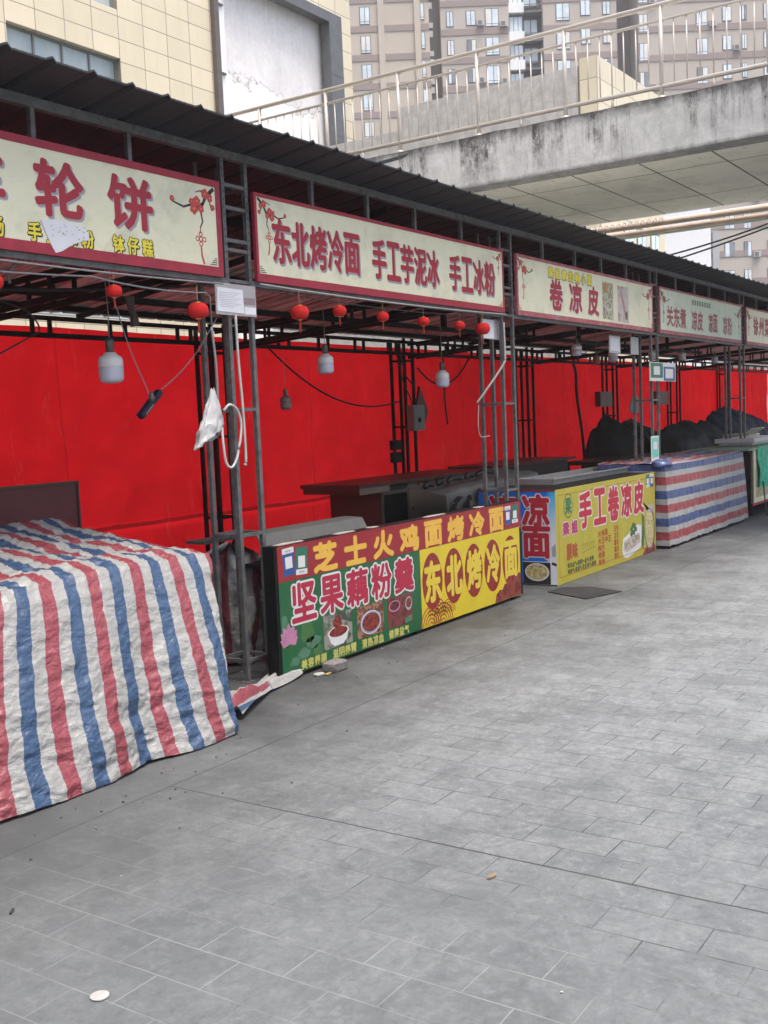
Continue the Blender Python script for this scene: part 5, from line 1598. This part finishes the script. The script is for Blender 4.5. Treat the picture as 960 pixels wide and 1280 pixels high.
# ---------------------------------------------------------------- cream tiled building behind the stalls
YFAC = 22.0
t = thing('tiled_building', 'large cream tiled building with a recessed window and peeling plaster panel', 'building', (14, 26, 0))
ox, oz = 21.957 - .917 * 4 - 14, 12.09
ft = m_tiles('cream_facade_tile', tile_c, .917, .589, (.22, .19, .15), ox, oz)
b = MB().use(ft)
wx0, wx1 = 17.407, 21.05
def wall_rect(x0, x1, z0, z1): b.box(x0, x1, YFAC, YFAC + .25, z0, z1)
wins = [(8.7, 11.585), (12.85, 15.75), (17.0, 19.9), (4.6, 7.4)]
wall_rect(-12, wx0, 0, 24); wall_rect(wx1, 24.75, 0, 24)
zc = 0
for z0, z1 in sorted(wins):
    wall_rect(wx0, wx1, zc, z0); zc = z1
wall_rect(wx0, wx1, zc, 24)
wall_rect(24.75, 25.3, 0, 24); wall_rect(30.75, 32.02, 0, 24); wall_rect(25.3, 30.75, 15.25, 24); wall_rect(25.3, 30.75, 0, 4)
b.use(mat('cream_side', tile_c, .5, .1, 2)).box(-12, 32.02, YFAC + 3.0, YFAC + 12, 0, 24); b.box(31.7, 32.02, YFAC + .25, YFAC + 3, 0, 24); b.box(-12, -11.7, YFAC + .25, YFAC + 3, 0, 24)
b.build('wall', t)
gl = NG('window_glass'); gco = gl.coord()
winglass = gl.done(gl.mix(gl.ramp(gl.noise(gl.mapping(gco, (1, 1, .4)), 1.2, 4), .35, .65), (.30, .36, .38), (.42, .48, .50)), .15, 0, .6)
dkframe = mat('window_frame_grey', (.16, .17, .175), .5, .1, 5)
for z0, z1 in wins:
    f = MB().use(dkframe)
    yy = YFAC + .17
    n = 4
    for k in range(n + 1):
        x = wx0 + .03 + (wx1 - wx0 - .06) * k / n
        f.box(x - .025, x + .025, yy, yy + .05, z0 + .061, z1 - .061)
    f.box(wx0 + .004, wx1 - .004, yy, yy + .05, z0, z0 + .06); f.box(wx0 + .004, wx1 - .004, yy, yy + .05, z1 - .06, z1)
    fo = f.build('window', t)
    MB().use(winglass).box(wx0 + .05, wx1 - .05, yy + .052, yy + .07, z0 + .05, z1 - .05).build('pane', fo)
MB().use(m_plaster()).box(25.3, 30.75, YFAC + .18, YFAC + .24, 4, 15.25).build('plaster_panel', t)
b = MB().use(mat('billboard_frame', (.13, .135, .14), .5, .2, 3, .2))
b.box(30.28, 30.99, YFAC - .35, YFAC - .003, 4, 15.33); b.box(25.0, 30.279, YFAC - .35, YFAC - .003, 15.0, 15.33)
for z in range(5, 15, 2): b.box(30.27, 31.0, YFAC - .356, YFAC - .35, z + .3, z + .33)
b.build('panel_frame', t)
MB().use(mat('white_strip', (.78, .78, .80), .4, .05, 4)).box(24.96, 25.29, YFAC - .06, YFAC - .003, 4, 15.2).build('white_strip', t)
b = MB().use(mat('drain_pipe', (.11, .09, .085), .5, .2, 4)).box(24.74, 24.94, YFAC - .17, YFAC - .004, 0, 24)
for z in range(2, 24, 2): b.box(24.735, 25.2, YFAC - .12, YFAC - .065, z + .1, z + .16)
b.build('drain_pipe', t)

# ---------------------------------------------------------------- thin city haze
hz = MB()
hm = bpy.data.materials.new('haze'); hm.use_nodes = True
hm.node_tree.nodes.remove(hm.node_tree.nodes['Principled BSDF'])
pv = hm.node_tree.nodes.new('ShaderNodeVolumePrincipled')
pv.inputs['Color'].default_value = (.92, .93, .95, 1)
pv.inputs['Density'].default_value = 0.0009
hm.node_tree.links.new(pv.outputs[0], hm.node_tree.nodes['Material Output'].inputs['Volume'])
hz.use(hm).box(-156, 256, -156, 256, -1.0, 60)
tag(hz.build('haze'), 'thin pale city haze over the whole street', None, None, 'stuff')

# ---------------------------------------------------------------- far apartment tower
HF = Vector((0.83063, 0.55682, 0)); HR = Vector((0.55682, -0.83063, 0))
def FP(D): return lambda u, z, d: tuple(HR * u + HF * (D - d) + Vector((0, 0, z)))
def fbox(mb, D, u0, u1, z0, z1, d0, d1):
    f = FP(D)
    return mb.poly([(u0, z0), (u1, z0), (u1, z1), (u0, z1)], f, d0, d1) and mb.add([f(u0, z0, d0), f(u1, z0, d0), f(u1, z1, d0), f(u0, z1, d0)], [(0, 3, 2, 1)])
DT = 110.0
brickw = mat('tower_render', (.46, .40, .33), .8, .06, .3)
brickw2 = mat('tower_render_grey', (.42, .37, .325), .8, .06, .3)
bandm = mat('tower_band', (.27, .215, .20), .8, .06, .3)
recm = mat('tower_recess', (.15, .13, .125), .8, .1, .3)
far_glass = mat('far_window_glass', (.62, .70, .76), .15, .25, .8)
far_frame = mat('far_window_frame', (.16, .16, .165), .5, .1, 1)
far_glass_b = mat('far_window_dark_glass', (.20, .23, .26), .15, .3, .8)
far_curtain = mat('far_window_curtain', (.66, .66, .64), .6, .15, 1.5)
rw = random.Random(4)
far_white = mat('balcony_white', (.72, .72, .72), .6, .08, 1)
t = thing('apartment_tower', 'tall tan apartment tower with brown bands and rows of small windows far behind', 'apartment tower', tuple(HF * (DT + 6)))
ZT = 56
b = MB()
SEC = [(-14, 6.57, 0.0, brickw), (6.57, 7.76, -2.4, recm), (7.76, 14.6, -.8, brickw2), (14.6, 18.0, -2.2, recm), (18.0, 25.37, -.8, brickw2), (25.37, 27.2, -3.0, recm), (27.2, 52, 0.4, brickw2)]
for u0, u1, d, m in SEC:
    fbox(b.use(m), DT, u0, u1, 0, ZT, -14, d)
for u in (1.55, 5.15): fbox(b.use(brickw), DT, u - .05, u + .55, 0, ZT, 0.001, .25)
b.build('wall', t)
PIT = 2.772
for u0, u1, d, m in SEC:
    if m is recm: continue
    b = MB().use(bandm)
    for k in range(-4, 15):
        z = 42.78 - PIT * k + (0 if u0 < 7 else -.4 if u0 < 20 else -1.35)
        if 2 < z < ZT: fbox(b, DT, u0 + .01, u1 - .01, z, z + .62, d - .05, d + .06)
    b.build('floor_band', t)
def twin(u0, u1, z0, z1, d, split=True, tall=True):
    b = MB().use(far_frame)
    fbox(b, DT, u0, u1, z0, z1, d - .1, d + .05)
    pa, pb = rw.choices((far_glass, far_glass_b, far_curtain), (6, 2, 2), k=2)
    b.use(pa)
    m_ = (u0 + u1) / 2
    sill = z0 + (.30 if tall else .06)
    fbox(b, DT, u0 + .07, m_ - .035, sill, z1 - .07, d, d + .08); b.use(pb); fbox(b, DT, m_ + .035, u1 - .07, sill, z1 - .07, d, d + .08)
    if rw.random() < .12:
        a_ = MB().use(mat('grey_appliance', (.42, .40, .38), .6, .1, 1)); fbox(a_, DT, u1 + .12, u1 + .85, z0 - .1, z0 + .45, d, d + .35); a_.use(far_frame); fbox(a_, DT, u1 + .2, u1 + .6, z0 - .03, z0 + .38, d + .351, d + .36); a_.build('air_conditioner', t)
    b.use(far_glass)
    if tall: fbox(b, DT, u0 + .07, m_ - .035, z0 + .06, sill - .06, d, d + .08); fbox(b, DT, m_ + .035, u1 - .07, z0 + .06, sill - .06, d, d + .08)
    b.build('window', t)
cols = [(-.30, .72, 40.75, 42.45, 0.0, 0, 7), (5.33, 6.13, 40.97, 42.6, 0.0, 0, 7), (8.34, 9.05, 40.46, 41.95, -.8, 0, 6), (10.31, 11.27, 40.5, 41.94, -.8, 0, 6),
        (12.22, 13.58, 40.33, 42.08, -.8, 0, 6), (19.3, 20.68, 40.6, 42.3, -.8, 0, 4), (21.75, 22.75, 41.0, 42.5, -.8, 0, 4), (23.95, 24.75, 41.0, 42.3, -.8, 0, 5),
        (27.25, 28.17, 38.75, 40.47, .4, 0, 4), (32.93, 34.07, 39.1, 40.7, .4, 0, 3), (35.52, 36.46, 39.45, 40.89, .4, 0, 3), (37.43, 37.97, 39.5, 40.95, .4, 0, 3), (39.6, 40.6, 39.5, 41.05, .4, 0, 3),
        (35.42, 36.45, 16.47, 17.94, .4, -1, 3), (37.36, 38.15, 16.47, 17.98, .4, -1, 3), (39.7, 40.8, 16.4, 18.0, .4, -1, 3)]
for u0, u1, z0, z1, d, k0, k1 in cols:
    for k in range(k0 - 1, k1):
        z = -PIT * k
        if z1 + z < ZT - 1: twin(u0, u1, z0 + z, z1 + z, d, True, (z1 - z0) > 1.6)
for k in range(-1, 6):
    z = -PIT * k
    b = MB().use(far_white); fbox(b, DT, 6.7, 7.1, 41.0 + z, 41.5 + z, -2.4, -2.3); fbox(b, DT, 6.7, 7.05, 40.1 + z, 40.7 + z, -2.4, -2.3)
    b.build('stair_window', t)
    if k < 4:
        b = MB().use(far_frame); fbox(b, DT, 14.68, 16.06, 39.75 + z, 41.45 + z, -2.2, -1.5); fbox(b, DT, 16.18, 17.66, 39.7 + z, 41.3 + z, -2.2, -2.0)
        b.use(far_glass)
        for q in range(3): fbox(b, DT, 14.74 + q * .44, 15.12 + q * .44, 39.9 + z, 41.38 + z, -1.5, -1.44)
        for q in range(2): fbox(b, DT, 16.26 + q * .7, 16.86 + q * .7, 39.85 + z, 41.2 + z, -2.0, -1.94)
        b.build('balcony_window', t)
        b = MB().use(far_white); fbox(b, DT, 14.62, 16.15, 38.9 + z, 39.85 + z, -2.2, -1.0); b.build('balcony', t)
        b = MB().use(far_frame); fbox(b, DT, 16.2, 17.95, 38.8 + z, 38.95 + z, -2.2, -.8); fbox(b, DT, 16.2, 17.95, 39.55 + z, 39.62 + z, -.86, -.8)
        for q in range(6): fbox(b, DT, 16.25 + q * .32, 16.29 + q * .32, 38.95 + z, 39.55 + z, -.86, -.8)
        b.build('balcony_rail', t)
b = MB().use(mat('grey_pier', (.36, .36, .37), .7, .05, .4)); fbox(b, DT, 34.1, 34.75, 0, 19, .3, .9); b.build('pier', t)
# pale buildings seen under the bridge
t = thing('white_building', 'plain white building under the bridge pipes', 'building', tuple(HF * 74))
b = MB().use(mat('white_render', (.74, .74, .75), .8, .04, .3)); fbox(b, 70, 18.55, 21.75, 0, 18, -10, 0); b.build('wall', t)
b = MB().use(mat('grey_pier', (.36, .36, .37), .7)); fbox(b, 70, 18.3, 18.54, 0, 18, -10, .15); b.build('pier', t)

# grit swept up along the stall fronts
b = MB()
gm = [mat('grit_dark', (.05, .048, .045), .9), mat('grit_pale', (.22, .21, .20), .9), mat('grit_brown', (.12, .08, .05), .9)]
for k in range(170):
    x = random.uniform(2.4, 13); y = 4.18 - abs(random.gauss(0, .22))
    if x < 4.4: y -= .5
    r = random.uniform(.002, .007) * (1.6 if random.random() < .06 else 1)
    b.use(random.choice(gm)).ell(x, y, r, r * random.uniform(.5, 1), lambda a, z, d: (a, z, .0025 + d), 0, random.uniform(.001, .005), 5, random.random() * 6, .3)
tag(b.at(7, 4, 0).build('grit'), 'fine grit and crumbs swept along the foot of the counters', None, None, 'stuff')
